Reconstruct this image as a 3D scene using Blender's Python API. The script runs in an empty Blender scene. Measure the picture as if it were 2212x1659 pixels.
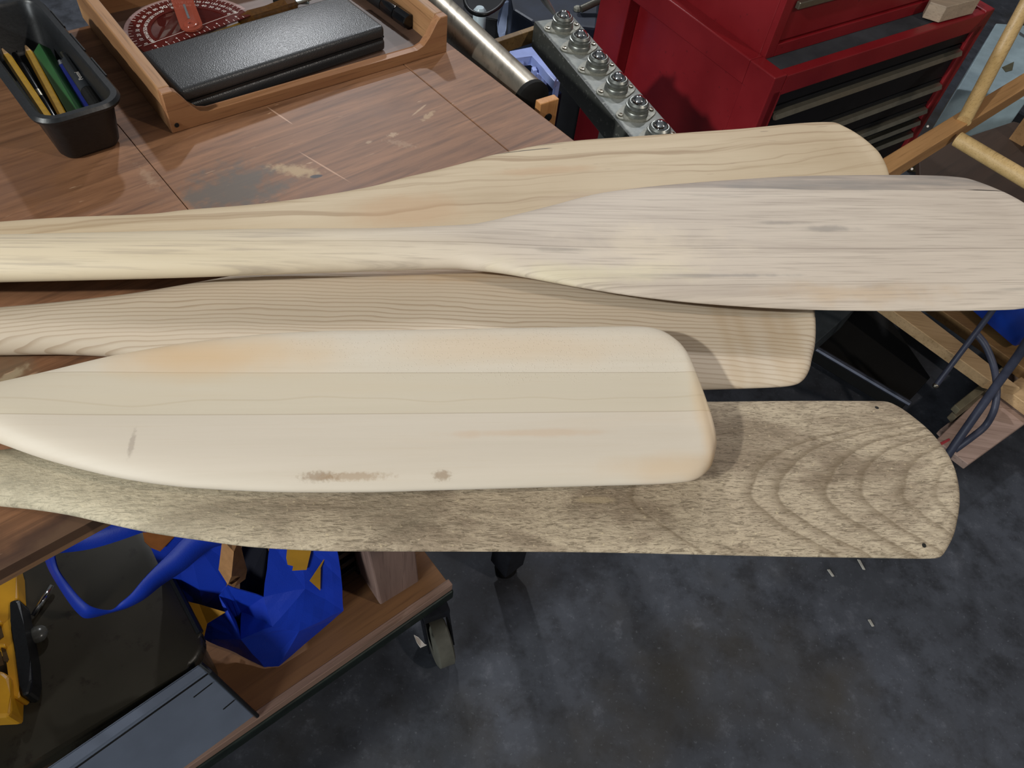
import bpy, bmesh, math, random
from mathutils import Vector, Matrix
random.seed(7)
SC = bpy.context.scene; COL = SC.collection
PI = math.pi
# ------------------------------------------------------------ camera
FPX = 1650.0; TH = math.radians(52.4); RO = math.radians(-9.45)
T = 0.87; CAMP = Vector((0, 0, T + 0.48))
_F = Vector((0, math.cos(TH), -math.sin(TH))); _r = Vector((1, 0, 0)); _d = _F.cross(_r)
AX = math.cos(RO) * _r + math.sin(RO) * _d; AY = -math.sin(RO) * _r + math.cos(RO) * _d
cam = bpy.data.cameras.new('camera'); camo = bpy.data.objects.new('camera', cam); COL.objects.link(camo)
m = Matrix.Identity(4)
for i, v in enumerate((AX, -AY, -_F)):
    for j in range(3): m[j][i] = v[j]
m.translation = CAMP; camo.matrix_world = m
cam.sensor_width = 36; cam.lens = FPX / 2212 * 36; cam.clip_start = 0.02
SC.camera = camo
SC.view_settings.view_transform = 'Standard'; SC.view_settings.look = 'None'
SC.view_settings.gamma = 1; SC.view_settings.use_curve_mapping = False
SC.view_settings.exposure = 0.0
# ------------------------------------------------------------ light
w = bpy.data.worlds.new('world'); SC.world = w; w.use_nodes = True
bg = w.node_tree.nodes['Background']; bg.inputs[0].default_value = (0.80, 0.88, 1.0, 1); bg.inputs[1].default_value = 0.05
def lamp(x, y, z, e, size, col, tgt=(0.1, 0.6, 0.8)):
    l = bpy.data.lights.new('area_lamp', 'AREA'); l.shape = 'DISK'; l.size = size; l.energy = e; l.color = col
    o = bpy.data.objects.new('area_lamp', l); COL.objects.link(o); o.location = (x, y, z)
    o.rotation_euler = (Vector(tgt) - Vector((x, y, z))).to_track_quat('-Z', 'Y').to_euler()
lamp(-2.2, -1.7, 3.15, 104, 0.14, (0.97, 1.0, 0.97))
lamp(-1.25, 3.6, 3.15, 48, 0.16, (0.95, 0.97, 1.0))
lamp(0.45, 3.6, 3.15, 36, 0.16, (0.92, 0.95, 1.0))
lamp(2.4, -0.2, 3.15, 28, 0.16, (1.0, 0.90, 0.80))
lamp(-2.0, -3.0, 1.5, 95, 1.1, (0.90, 0.97, 1.0), (-0.3, 0.3, 0.85))     # low cool front-left light, added to brighten the paddles' near edges
# ------------------------------------------------------------ helpers
def P(x, y, z):
    d = AX * ((x - 1106) / FPX) + AY * ((y - 829.5) / FPX) + _F
    return CAMP + d * ((z - CAMP.z) / d.z)
def PP(x, y, o, n):
    d = AX * ((x - 1106) / FPX) + AY * ((y - 829.5) / FPX) + _F
    return CAMP + d * ((o - CAMP).dot(n) / d.dot(n))
def H(h, a=1):
    c = [int(h[i:i + 2], 16) / 255 for i in (0, 2, 4)]
    return tuple(x / 12.92 if x <= .04045 else ((x + .055) / 1.055) ** 2.4 for x in c) + (a,)
def tag(o, label, cat, group=None, kind=None):
    o['label'] = label; o['category'] = cat
    if group: o['group'] = group
    if kind: o['kind'] = kind
    return o
def frame(o, tx, up=Vector((0, 0, 1))):
    o = Vector(o); x = Vector(tx) - o; x = (x - up * x.dot(up)).normalized(); y = up.cross(x)
    M = Matrix.Identity(4)
    for i, v in enumerate((x, y, up)):
        for j in range(3): M[j][i] = v[j]
    M.translation = o; return M
WM = {}
def thing(name, label, cat, M, group=None):
    if not isinstance(M, Matrix): M = Matrix.Translation(Vector(M))
    o = bpy.data.objects.new(name, None); COL.objects.link(o); o.empty_display_size = .05
    o.matrix_world = M; WM[o.name] = M
    return tag(o, label, cat, group)
def obj(name, bm, mat, parent=None, world=False, smooth=False, label=None):
    """link a bmesh as ONE object; coordinates local to the parent unless world"""
    M = Matrix.Identity(4)
    if parent is not None:
        M = WM[parent.name]
        if world: bm.transform(M.inverted())
    elif bm.verts:
        xs = [v.co for v in bm.verts]
        c = Vector(((min(v.x for v in xs) + max(v.x for v in xs)) / 2, (min(v.y for v in xs) + max(v.y for v in xs)) / 2, min(v.z for v in xs)))
        M = Matrix.Translation(c); bm.transform(M.inverted())
    bmesh.ops.recalc_face_normals(bm, faces=bm.faces)
    if smooth:
        for f in bm.faces: f.smooth = True
    me = bpy.data.meshes.new(name); bm.to_mesh(me); bm.free(); me.materials.append(mat)
    if smooth and smooth != 'all':
        me.set_sharp_from_angle(angle=math.radians(40))
    o = bpy.data.objects.new(name, me); COL.objects.link(o)
    if parent is not None: o.parent = parent; WM[o.name] = M
    else: o.matrix_world = M; WM[o.name] = M
    if label: o['label'] = label
    return o
def NB(): return bmesh.new()
def box(bm, x0, x1, y0, y1, z0, z1, bev=0, M=None, seg=2):
    vs = [bm.verts.new((x, y, z)) for x in (x0, x1) for y in (y0, y1) for z in (z0, z1)]
    fs = [bm.faces.new([vs[i] for i in q]) for q in ((0, 1, 3, 2), (4, 6, 7, 5), (0, 4, 5, 1), (2, 3, 7, 6), (0, 2, 6, 4), (1, 5, 7, 3))]
    if M: bmesh.ops.transform(bm, matrix=M, verts=vs)
    if bev: bmesh.ops.bevel(bm, geom=list({e for f in fs for e in f.edges}), offset=bev, segments=seg, affect='EDGES', profile=.5)
    return bm
def prism(bm, pts, d, bev=0, seg=2):
    """extrude a closed 3-D polygon by the vector d"""
    d = Vector(d); a = [bm.verts.new(p) for p in pts]; b = [bm.verts.new(Vector(p) + d) for p in pts]; n = len(a)
    fs = [bm.faces.new(a), bm.faces.new(b[::-1])] + [bm.faces.new((a[i], b[i], b[(i + 1) % n], a[(i + 1) % n])) for i in range(n)]
    if bev: bmesh.ops.bevel(bm, geom=list({e for f in fs for e in f.edges}), offset=bev, segments=seg, affect='EDGES', profile=.5)
    return bm
def tube(bm, pts, r, n=16, cap=True, sy=1.0):
    pts = [Vector(p) for p in pts]; k = len(pts); rs = r if isinstance(r, (list, tuple)) else [r] * k
    rings = []; ref = None
    for i, p in enumerate(pts):
        t = (pts[min(i + 1, k - 1)] - pts[max(i - 1, 0)])
        if t.length < 1e-9: t = Vector((0, 0, 1))
        t.normalize()
        if ref is None: ref = Vector((0, 0, 1)) if abs(t.z) < .9 else Vector((1, 0, 0))
        a = t.cross(ref).normalized(); b = a.cross(t).normalized(); ref = b
        rings.append([bm.verts.new(p + a * math.cos(2 * PI * j / n) * rs[i] + b * math.sin(2 * PI * j / n) * rs[i] * sy) for j in range(n)])
    for i in range(k - 1):
        for j in range(n): bm.faces.new((rings[i][j], rings[i][(j + 1) % n], rings[i + 1][(j + 1) % n], rings[i + 1][j]))
    if cap: bm.faces.new(rings[0][::-1]); bm.faces.new(rings[-1])
    return bm
def lathe(bm, prof, M=None, n=24):
    """prof: (r, z) pairs"""
    new = []; rings = []
    for r, z in prof:
        if r < 1e-6: v = bm.verts.new((0, 0, z)); new.append(v); rings.append([v])
        else:
            q = [bm.verts.new((r * math.cos(2 * PI * j / n), r * math.sin(2 * PI * j / n), z)) for j in range(n)]; new += q; rings.append(q)
    for a, b in zip(rings, rings[1:]):
        for j in range(n):
            k = (j + 1) % n
            if len(a) == 1 and len(b) == 1: continue
            if len(a) == 1: bm.faces.new((a[0], b[k], b[j]))
            elif len(b) == 1: bm.faces.new((a[j], a[k], b[0]))
            else: bm.faces.new((a[j], a[k], b[k], b[j]))
    if M: bmesh.ops.transform(bm, matrix=M, verts=new)
    return bm
def ball(bm, c, r, u=20, v=12, s=(1, 1, 1)):
    M = Matrix.Translation(Vector(c)) @ Matrix.Diagonal((*s, 1))
    bmesh.ops.create_uvsphere(bm, u_segments=u, v_segments=v, radius=r, matrix=M); return bm
def cr(pts, n=8):
    """Catmull-Rom through 2-D/3-D points"""
    pts = [Vector(p) for p in pts]; out = []
    for i in range(len(pts) - 1):
        p0 = pts[max(i - 1, 0)]; p1 = pts[i]; p2 = pts[i + 1]; p3 = pts[min(i + 2, len(pts) - 1)]
        for k in range(n):
            t = k / n
            out.append(.5 * ((2 * p1) + (p2 - p0) * t + (2 * p0 - 5 * p1 + 4 * p2 - p3) * t * t + (3 * p1 - p0 - 3 * p2 + p3) * t ** 3))
    out.append(pts[-1]); return out
def rrect(w, l, r, n=6):
    """rounded rectangle outline 0..w, 0..l"""
    o = []
    for cx, cy, a in ((w - r, r, -90), (w - r, l - r, 0), (r, l - r, 90), (r, r, 180)):
        for k in range(n + 1):
            t = math.radians(a + 90 * k / n); o.append((cx + r * math.cos(t), cy + r * math.sin(t)))
    return o
def text_bm(bm, s, size, M, depth=0.0):
    cu = bpy.data.curves.new('txt', 'FONT'); cu.body = s; cu.size = size; cu.align_x = 'CENTER'; cu.align_y = 'CENTER'; cu.resolution_u = 2
    o = bpy.data.objects.new('txt', cu); COL.objects.link(o)
    dg = bpy.context.evaluated_depsgraph_get(); dg.update(); me = bpy.data.meshes.new_from_object(o.evaluated_get(dg))
    me.transform(M); bm.from_mesh(me)
    bpy.data.objects.remove(o); bpy.data.curves.remove(cu); bpy.data.meshes.remove(me)
# ------------------------------------------------------------ material graph helper
class G:
    def __init__(s, name, rough=.6, metal=0, spec=.4):
        s.m = bpy.data.materials.new(name); s.m.use_nodes = True; s.t = s.m.node_tree; s.b = s.t.nodes['Principled BSDF']
        s.b.inputs['Roughness'].default_value = rough; s.b.inputs['Metallic'].default_value = metal
        s.b.inputs['Specular IOR Level'].default_value = spec
    def n(s, k): return s.t.nodes.new('ShaderNode' + k)
    def put(s, sock, v):
        if isinstance(v, bpy.types.NodeSocket): s.t.links.new(v, sock)
        else:
            if isinstance(v, tuple) and len(v) == 3 and sock.type == 'RGBA': v = v + (1,)
            sock.default_value = v
    def co(s):
        return s.n('TexCoord').outputs['Object']
    def map(s, v, sc=(1, 1, 1), loc=(0, 0, 0), rot=(0, 0, 0)):
        k = s.n('Mapping'); s.put(k.inputs[0], v); k.inputs['Scale'].default_value = sc; k.inputs['Location'].default_value = loc; k.inputs['Rotation'].default_value = rot; return k.outputs[0]
    def noise(s, v, scale=5, detail=4, rough=.55, dist=0, col=False):
        k = s.n('TexNoise'); s.put(k.inputs['Vector'], v); k.inputs['Scale'].default_value = scale; k.inputs['Detail'].default_value = detail
        k.inputs['Roughness'].default_value = rough; k.inputs['Distortion'].default_value = dist; return k.outputs['Color' if col else 'Fac']
    def voro(s, v, scale=5, feat='F1'):
        k = s.n('TexVoronoi'); k.feature = feat; s.put(k.inputs['Vector'], v); k.inputs['Scale'].default_value = scale; return k.outputs['Distance']
    def op(s, o, a, b=0.0, c=0.0, clamp=False):
        k = s.n('Math'); k.operation = o; k.use_clamp = clamp
        for i, v in enumerate((a, b, c)): s.put(k.inputs[i], v)
        return k.outputs[0]
    def xyz(s, v):
        k = s.n('SeparateXYZ'); s.put(k.inputs[0], v); return k.outputs
    def ramp(s, f, st, interp='LINEAR'):
        k = s.n('ValToRGB'); s.put(k.inputs[0], f); r = k.color_ramp; r.interpolation = interp
        while len(r.elements) < len(st): r.elements.new(.5)
        for e, (p, c) in zip(r.elements, st):
            e.position = p; e.color = (c, c, c, 1) if isinstance(c, (int, float)) else c
        return k.outputs[0]
    def sm(s, f, a, b):
        k = s.n('MapRange'); k.interpolation_type = 'SMOOTHSTEP'; s.put(k.inputs[0], f); k.inputs[1].default_value = a; k.inputs[2].default_value = b
        return k.outputs[0]
    def mix(s, f, a, b, mode='MIX'):
        k = s.n('Mix'); k.data_type = 'RGBA'; k.blend_type = mode; s.put(k.inputs[0], f); s.put(k.inputs[6], a); s.put(k.inputs[7], b); return k.outputs[2]
    def blob(s, v, cx, cy, rx, ry, rot=0, soft=.5, nz=.35, nscale=60):
        """mask of one stain with a ragged border, 1 inside"""
        x = s.map(v, (1, 1, 1), (-cx, -cy, 0)); x = s.map(x, (1, 1, 1), (0, 0, 0), (0, 0, -rot)); q = s.xyz(x)
        a = s.op('DIVIDE', q[0], rx); b = s.op('DIVIDE', q[1], ry)
        d = s.op('SQRT', s.op('ADD', s.op('MULTIPLY', a, a), s.op('MULTIPLY', b, b)))
        d = s.op('ADD', d, s.op('MULTIPLY', s.op('SUBTRACT', s.noise(v, nscale, 4), .5), nz * 3))
        return s.sm(d, 1 + soft * .5, 1 - soft * .5)
    def bump(s, h, st=.3, dist=.001):
        k = s.n('Bump'); k.inputs['Strength'].default_value = st; k.inputs['Distance'].default_value = dist; s.put(k.inputs['Height'], h)
        s.t.links.new(k.outputs[0], s.b.inputs['Normal'])
    def col(s, c): s.put(s.b.inputs['Base Color'], c); return s
    def rough(s, v): s.put(s.b.inputs['Roughness'], v); return s
def plain(name, c, rough=.5, metal=0, spec=.4, var=.25, scale=40, bump=0):
    g = G(name, rough, metal, spec); c = H(c); v = g.co()
    n = g.noise(v, scale, 5, .6)
    g.col(g.mix(g.ramp(n, [(.3, 0.0), (.7, 1.0)]), tuple(x * (1 - var) for x in c[:3]), tuple(min(1, x * (1 + var)) for x in c[:3])))
    if bump: g.bump(n, bump, .001)
    return g.m
def woodm(name, c1, c2, cd, along=0, scale=1.0, rough=.6, streak=.5, bump=.15):
    """generic timber: long streaks along local axis"""
    g = G(name, rough); v = g.co(); sc = [34 * scale] * 3; sc[along] = 2.2 * scale
    a = g.noise(g.map(v, tuple(sc)), 1, 6, .6, .4); sc2 = [220 * scale] * 3; sc2[along] = 7 * scale
    b = g.noise(g.map(v, tuple(sc2)), 1, 3, .6)
    base = g.mix(g.ramp(a, [(.32, 0.0), (.68, 1.0)]), H(c1), H(c2))
    base = g.mix(g.op('MULTIPLY', g.sm(b, .52, .72), streak), base, H(cd))
    g.col(base); g.bump(b, bump, .0008); return g.m
M_BLACK = plain('black_plastic', '17181a', .38, 0, .4, .25, 300, .1)
M_DARKM = plain('dark_steel', '25262c', .5, .6, .4, .35, 60)
M_CHROME = plain('chrome', 'd8d8d8', .08, 1, .5, .05, 10)
M_STEEL = plain('brushed_steel', '9c9689', .3, 1, .5, .15, 80)
M_ZINC = plain('dusty_zinc', '85847a', .55, .45, .5, .35, 160, .1)
M_RUBBER = plain('rubber', '141312', .8, 0, .2, .3, 100)
# ============================================================ SETTING
g = G('concrete', .55, 0, .35); v = g.co()
n1 = g.noise(v, 3.0, 6, .62); n2 = g.noise(v, 16, 6, .7); n3 = g.noise(v, 140, 3, .6)
c = g.mix(g.ramp(n1, [(.34, 0.0), (.66, 1.0)]), H('2b2d33'), H('41444c'))
c = g.mix(g.ramp(n2, [(.36, .75), (.52, .15), (.7, 0.0)]), c, H('202125'))
c = g.mix(g.sm(g.noise(g.map(v, (1, 1, 1), (3, 7, 0)), 2.1, 4), .52, .70), c, H('312d28'))
c = g.mix(g.op('MULTIPLY', g.sm(n2, .56, .76), .5), c, H('5e5f66'))
c = g.mix(g.op('MULTIPLY', g.sm(n3, .60, .75), .30), c, H('6c6e74'))
sp = g.sm(g.voro(v, 15), .055, .035)
sp = g.op('MULTIPLY', sp, g.sm(g.noise(g.map(v, (1, 1, 1), (9, 2, 0)), 5, 2), .56, .60))
c = g.mix(g.op('MULTIPLY', sp, .8), c, H('b9b6ae'))
cq = P(1880, 1310, 0)
xq = g.xyz(g.map(v, (1, 1, 1), (-cq.x, -cq.y, 0), (0, 0, 0)))
wv = g.op('ADD', g.op('MULTIPLY', xq[0], .15), g.op('MULTIPLY', g.op('SUBTRACT', g.noise(v, 11, 3), .5), .16))
cl = g.sm(g.op('ABSOLUTE', g.op('SUBTRACT', xq[1], wv)), .004, .0006)
cl = g.op('MULTIPLY', cl, g.sm(g.op('ABSOLUTE', xq[0]), .16, .12)); cl = g.op('MULTIPLY', cl, g.sm(g.noise(v, 45, 2), .44, .58))
c = g.mix(g.op('MULTIPLY', cl, .8), c, H('aeb0b2'))
g.col(c); g.bump(n2, .25, .003); g.rough(g.ramp(n2, [(.3, .5), (.7, .75)]))
bm = NB(); box(bm, -5, 5, -4, 6, -.1, 0)
fl = obj('floor', bm, g.m); fl['kind'] = 'structure'
M_WALL = plain('shop_wall_paint', '8f9092', .8, 0, .2, .12, 3); M_CEIL = plain('shop_ceiling', 'a0a2a4', .8, 0, .2, .1, 2)
for nm, b_ in (('wall_back', (-5, 5, 5.9, 6, 0, 3.4)), ('wall_front', (-5, 5, -4, -3.9, 0, 3.4)), ('wall_left', (-5, -4.9, -3.9, 5.9, 0, 3.4)), ('wall_right', (4.9, 5, -3.9, 5.9, 0, 3.4))):
    bm = NB(); box(bm, *b_); o = obj(nm, bm, M_WALL); o['kind'] = 'structure'
bm = NB(); box(bm, -5, 5, -4, 6, 3.4, 3.5); o = obj('ceiling', bm, M_CEIL); o['kind'] = 'structure'
# ============================================================ WORKBENCH
KC = Vector((.126, .610, T))
a_, b_ = P(0, 1246, T), P(220, 1127, T)
TF = frame(KC, KC + (b_ - a_))          # x' along the near edge (out to the corner), y' into the bench
TI = TF.inverted()
def tl(px, py, z=T): return TI @ P(px, py, z)
bench = thing('workbench', 'worn reddish brown plywood workbench top the wooden paddles lie across', 'workbench', TF)
g = G('bench_plywood', .5, 0, .3); v = g.co()
a = g.noise(g.map(v, (5.0, 60, 1)), 1, 7, .68, .8); b = g.noise(g.map(v, (14, 190, 1)), 1, 4, .6)
n2 = g.noise(v, 9, 5, .6)
c = g.mix(g.ramp(a, [(.30, 0.0), (.7, 1.0)]), H('62422d'), H('8c6346'))
c = g.mix(g.op('MULTIPLY', g.sm(b, .48, .68), .42), c, H('452e20'))
c = g.mix(g.op('MULTIPLY', g.sm(n2, .5, .7), .45), c, H('6b4f41'))
def bl(px, py, dx, dy, rot, col, amt, soft=.5, nz=.35, ns=60):
    global c
    q = tl(px, py); c = g.mix(g.op('MULTIPLY', g.blob(v, q.x, q.y, dx, dy, math.radians(rot), soft, nz, ns), amt), c, H(col))
bl(505, 412, .040, .030, 0, '544c44', .9, 1.3, 1.1, 70)
bl(640, 368, .020, .007, -45, 'a88f6c', .75, 1.2, .9, 150)
bl(683, 381, .006, .0025, -20, '33343a', .9, .4, .2)
bl(925, 250, .010, .003, 20, 'a88d6c', .6, .9, .9, 260)
bl(905, 238, .012, .0012, 20, 'a88c70', .7, .4, .4, 200)
bl(848, 291, .005, .003, 0, 'ae9478', .6, 1.0, .9, 400)
bl(797, 307, .003, .002, 0, 'ae9478', .5, 1.0, .9, 400)
bl(865, 310, .012, .004, -50, 'a0846a', .35, 1.2, 1.3, 300)
bl(700, 360, .030, .0009, -76, 'c09a80', .6, .5, .3)
bl(605, 250, .018, .0009, -80, 'c4a088', .6, .5, .3)
bl(320, 382, .004, .014, 0, 'a98e74', .3, 1.6, 1.2, 200)
bl(20, 800, .02, .016, 60, '6c5c48', .6, 1.4, .9, 60)
bl(22, 815, .012, .004, 20, 'a8987c', .6, 1.0, .9, 160)
q = g.xyz(v)
edge = g.op('ADD', q[1], g.op('MULTIPLY', g.op('SUBTRACT', g.noise(v, 22, 4), .5), .05))
c = g.mix(g.op('MULTIPLY', g.sm(edge, .036, .012), .75), c, H('2f2320'))
c = g.mix(g.op('MULTIPLY', g.sm(edge, .014, .002), .7), c, H('5c4534'))
scr = g.sm(g.noise(g.map(v, (40, 260, 1), (0, 0, 0), (0, 0, .6)), 1, 2), .70, .76)
scr = g.op('MULTIPLY', scr, g.sm(g.noise(v, 26, 3), .48, .60)); c = g.mix(g.op('MULTIPLY', scr, .75), c, H('b39478'))
g.col(c); g.bump(b, .12, .0006); M_BENCH = g.m
M_PLYEDGE = woodm('plywood_edge', '6e4f38', '8d6a4c', '3a261a', 0, 2)
s1 = (tl(880, 143).x + tl(1092, 325).x) / 2; s2 = (tl(287, 300).x + tl(405, 460).x) / 2
D_T = tl(172, 60).y; gap = .0007
for x0, x1 in ((s1 + gap / 2, 0), (s2 + gap / 2, s1 - gap / 2), (-1.35, s2 - gap / 2)):
    bm = NB(); box(bm, x0, x1, .004, D_T, -.010, 0, .0003 if x1 != 0 else .0012)
    obj('top_panel', bm, M_BENCH, bench)
bm = NB(); box(bm, -1.345, -.002, .006, D_T - .002, -.018, -.010); obj('top_board', bm, M_PLYEDGE, bench)
lt = TI @ Vector((.115, .560, 0)); 
for lx, ly in ((-.06, .055), (-1.28, .055), (-.06, D_T - .06), (-1.28, D_T - .06)):
    bm = NB(); box(bm, lx - .022, lx + .022, ly - .022, ly + .022, -T + .03, -.018, .002); lg = obj('leg', bm, M_DARKM, bench)
    bm = NB(); lathe(bm, [(0, 0), (.019, 0), (.021, .006), (.017, .016), (.008, .030), (0, .030)], Matrix.Translation((lx, ly, -T)), 18); obj('foot', bm, M_RUBBER, lg, smooth=True)
for y0 in (.10, D_T - .08):
    bm = NB(); box(bm, -1.26, -.082, y0, y0 + .02, -.075, -.018, .001); obj('apron', bm, M_DARKM, bench)
# ============================================================ PADDLES
def paddle_mat(name, kind):
    g = G(name, .55, 0, .35); v = g.co(); q = g.xyz(v)
    fine = g.noise(g.map(v, (12, 420, 1)), 1, 4, .6, .2)
    med = g.noise(g.map(v, (3.2, 60, 1)), 1, 5, .6, .5)
    big = g.noise(g.map(v, (4, 9, 1)), 1, 4, .5)
    def spot(c, cx, cy, rx, ry, colr, amt, soft=1.0, nz=.3, ns=50, rot=0):
        return g.mix(g.op('MULTIPLY', g.blob(v, cx, cy, rx, ry, rot, soft, nz, ns), amt), c, H(colr))
    if kind == 1:      # creamy, broad wavy figure
        c = g.mix(g.ramp(big, [(.3, 0.0), (.7, 1.0)]), H('b09a7c'), H('c2af92'))
        y2 = g.op('ADD', q[1], g.op('MULTIPLY', g.op('SUBTRACT', g.noise(g.map(v, (4.5, 10, 1)), 1, 3, .5), .5), .055))
        wv = g.noise(g.map(g.comb(g.op('MULTIPLY', q[0], .6), y2), (2.5, 95, 1)), 1, 3, .55)
        c = g.mix(g.op('MULTIPLY', g.sm(wv, .52, .66), .70), c, H('8f7454'))
        c = g.mix(g.op('MULTIPLY', g.sm(med, .50, .70), .40), c, H('98805f'))
        dk = g.op('MULTIPLY', g.sm(g.noise(g.map(v, (22, 330, 1)), 1, 2), .70, .76), g.sm(q[1], .010, .040))
        c = g.mix(g.op('MULTIPLY', dk, .6), c, H('6d5848'))
    elif kind == 2:    # laminated, grey streaked
        c = g.mix(g.ramp(big, [(.3, 0.0), (.7, 1.0)]), H('bdae9e'), H('cabcac'))
        c = g.mix(g.op('MULTIPLY', g.sm(med, .46, .68), .5), c, H('a09184'))
        st = g.noise(g.map(v, (5, 130, 1)), 1, 4, .6, .3); st = g.op('MULTIPLY', g.sm(st, .60, .74), g.sm(g.noise(g.map(v, (8, 20, 1)), 1, 3), .45, .62))
        c = g.mix(g.op('MULTIPLY', st, .75), c, H('7f7870'))
    elif kind == 3:    # straight close growth rings
        c = g.mix(g.ramp(big, [(.3, 0.0), (.7, 1.0)]), H('bfae98'), H('cbbba6'))
    elif kind == 4:    # pale, smooth, three strips
        c = g.mix(g.ramp(med, [(.3, 0.0), (.7, 1.0)]), H('bab0a0'), H('c4baab'))
        c = g.mix(g.op('MULTIPLY', g.sm(g.noise(g.map(v, (3, 28, 1)), 1, 4), .5, .72), .35), c, H('c6b092'))
    else:              # weathered, spalted
        c = g.mix(g.ramp(big, [(.25, 0.0), (.75, 1.0)]), H('a8967e'), H('c2b299'))
    g.c, g.v, g.q, g.fine, g.med, g.spot = c, v, q, fine, med, spot
    return g
def _comb(s, x, y):
    k = s.n('CombineXYZ'); s.put(k.inputs[0], x); s.put(k.inputs[1], y); return k.outputs[0]
G.comb = _comb

class Paddle:
    """lofted from two silhouettes given in the picture, taken to the paddle's own tilted plane"""
    def __init__(s, name, label, zf, ax0, ax1, up, lo, h_blade, left_w, length, expo=5.0, mirror=None):
        A = P(ax0[0], ax0[1], zf(ax0[0])); B = P(ax1[0], ax1[1], zf(ax1[0]))
        x = (B - A).normalized(); y = Vector((0, 0, 1)).cross(x).normalized(); z = x.cross(y)
        M = Matrix.Identity(4)
        for i, vv in enumerate((x, y, z)):
            for j in range(3): M[j][i] = vv[j]
        M.translation = B; s.M = M; s.I = M.inverted(); s.zf = zf
        s.t = thing(name, label, 'paddle', M, None)
        U = [s.loc(*p) for p in cr(up, 6)]; L = [s.loc(*p) for p in cr(lo, 6)] if lo else None
        if mirror == 'lo': L = [Vector((p.x, -p.y)) for p in U]
        s.build(U, L, h_blade, left_w, length, expo)
    def loc(s, px, py):
        n = s.M.to_3x3() @ Vector((0, 0, 1)); q = s.I @ PP(px, py, s.M.translation, n); return Vector((q.x, q.y))
    def build(s, U, L, hb, lw, length, expo):
        ring_ = U + L[::-1]; k_ = max(range(len(ring_)), key=lambda i: ring_[i].x); tp = ring_[k_]; tip = tp.x
        U = ring_[:k_ + 1]; L = ring_[k_:][::-1]
        def mono(C):
            o = []; hi = tip + 1
            for p in reversed(C):
                if p.x < hi - 1e-6: o.append(p); hi = p.x
            return o[::-1]
        U = mono(U); L = mono(L); x0 = max(U[0].x, L[0].x)
        def at(C, x):
            for a, b in zip(C, C[1:]):
                if a.x <= x <= b.x: return a.y + (b.y - a.y) * ((x - a.x) / max(1e-9, b.x - a.x))
            return C[0].y if x < C[0].x else C[-1].y
        xl = tip - length
        su = (at(U, x0 + .03) - at(U, x0)) / .03; sl = (at(L, x0 + .03) - at(L, x0)) / .03
        yu0, yl0 = at(U, x0), at(L, x0); yc = (yu0 + yl0) / 2
        def ends(x):
            if x >= x0: return at(U, x), at(L, x)
            d = x0 - x; W = .14; t = min(1, d / W); k = t * t * (3 - 2 * t)
            # ease from the silhouette's own slope to a straight shaft, swelling to the grip
            g_ = 0
            e = x - xl
            if e < .13: g_ = .010 * math.sin(PI * min(1, max(0, e / .13)) ** .8)
            ee = 1 if e > .02 else math.sqrt(max(0, 1 - ((.02 - e) / .02) ** 2))
            h = lw / 2 + g_
            ub = yu0 - su * d * (1 - t) ** 1; lb = yl0 - sl * d * (1 - t)
            u_ = ub * (1 - k) + h * k; l_ = lb * (1 - k) - h * k
            m_ = (u_ + l_) / 2
            return m_ + (u_ - m_) * ee, m_ + (l_ - m_) * ee
        xs = []; N1 = 150; T1 = .09
        for i in range(N1): xs.append(xl + .0004 + (tip - T1 - xl) * i / N1)
        xs += [tip - T1 + T1 * math.sin(PI / 2 * k / 46) for k in range(46)] + [tip - .00005]
        bm = NB(); NS = 22; rings = []
        for x in xs:
            yu, yl = ends(x); w_ = max((yu - yl) / 2, .0002); yc = (yu + yl) / 2
            b = min(1, max(0, (w_ - lw / 2 - .001) / (.075 - lw / 2))); b = b ** .55
            ht = .0145 * (1 - b) + hb * b; ex = 2.3 * (1 - b) + expo * b
            if tip - x < .010: ht *= math.sqrt(max(.02, 1 - (1 - (tip - x) / .010) ** 2)) ** .8
            if x - xl < .02: ht *= math.sqrt(max(.02, 1 - (1 - (x - xl) / .02) ** 2))
            # ridge that runs from the shaft into the blade
            ring = []
            for side in (1, -1):
                for k in range(NS + 1):
                    if side == -1 and k in (0, NS): continue
                    tt = PI * k / NS; sn = math.cos(tt) * side; sn = math.copysign(abs(sn) ** (.8), sn)
                    z = (1 - abs(sn) ** ex) ** .5 if abs(sn) < 1 else 0
                    rd = math.exp(-(sn / .35) ** 2) * .0045 * b * math.exp(-max(0, (b - .15)) * 5)
                    ring.append(bm.verts.new((x, yc + sn * w_, side * (ht * z + rd))))
            rings.append(ring)
        n = len(rings[0])
        for a, b in zip(rings, rings[1:]):
            for j in range(n): bm.faces.new((a[j], a[(j + 1) % n], b[(j + 1) % n], b[j]))
        bm.faces.new(rings[0]); bm.faces.new(rings[-1][::-1]); s.bm = bm
ZB = T + .0148
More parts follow.
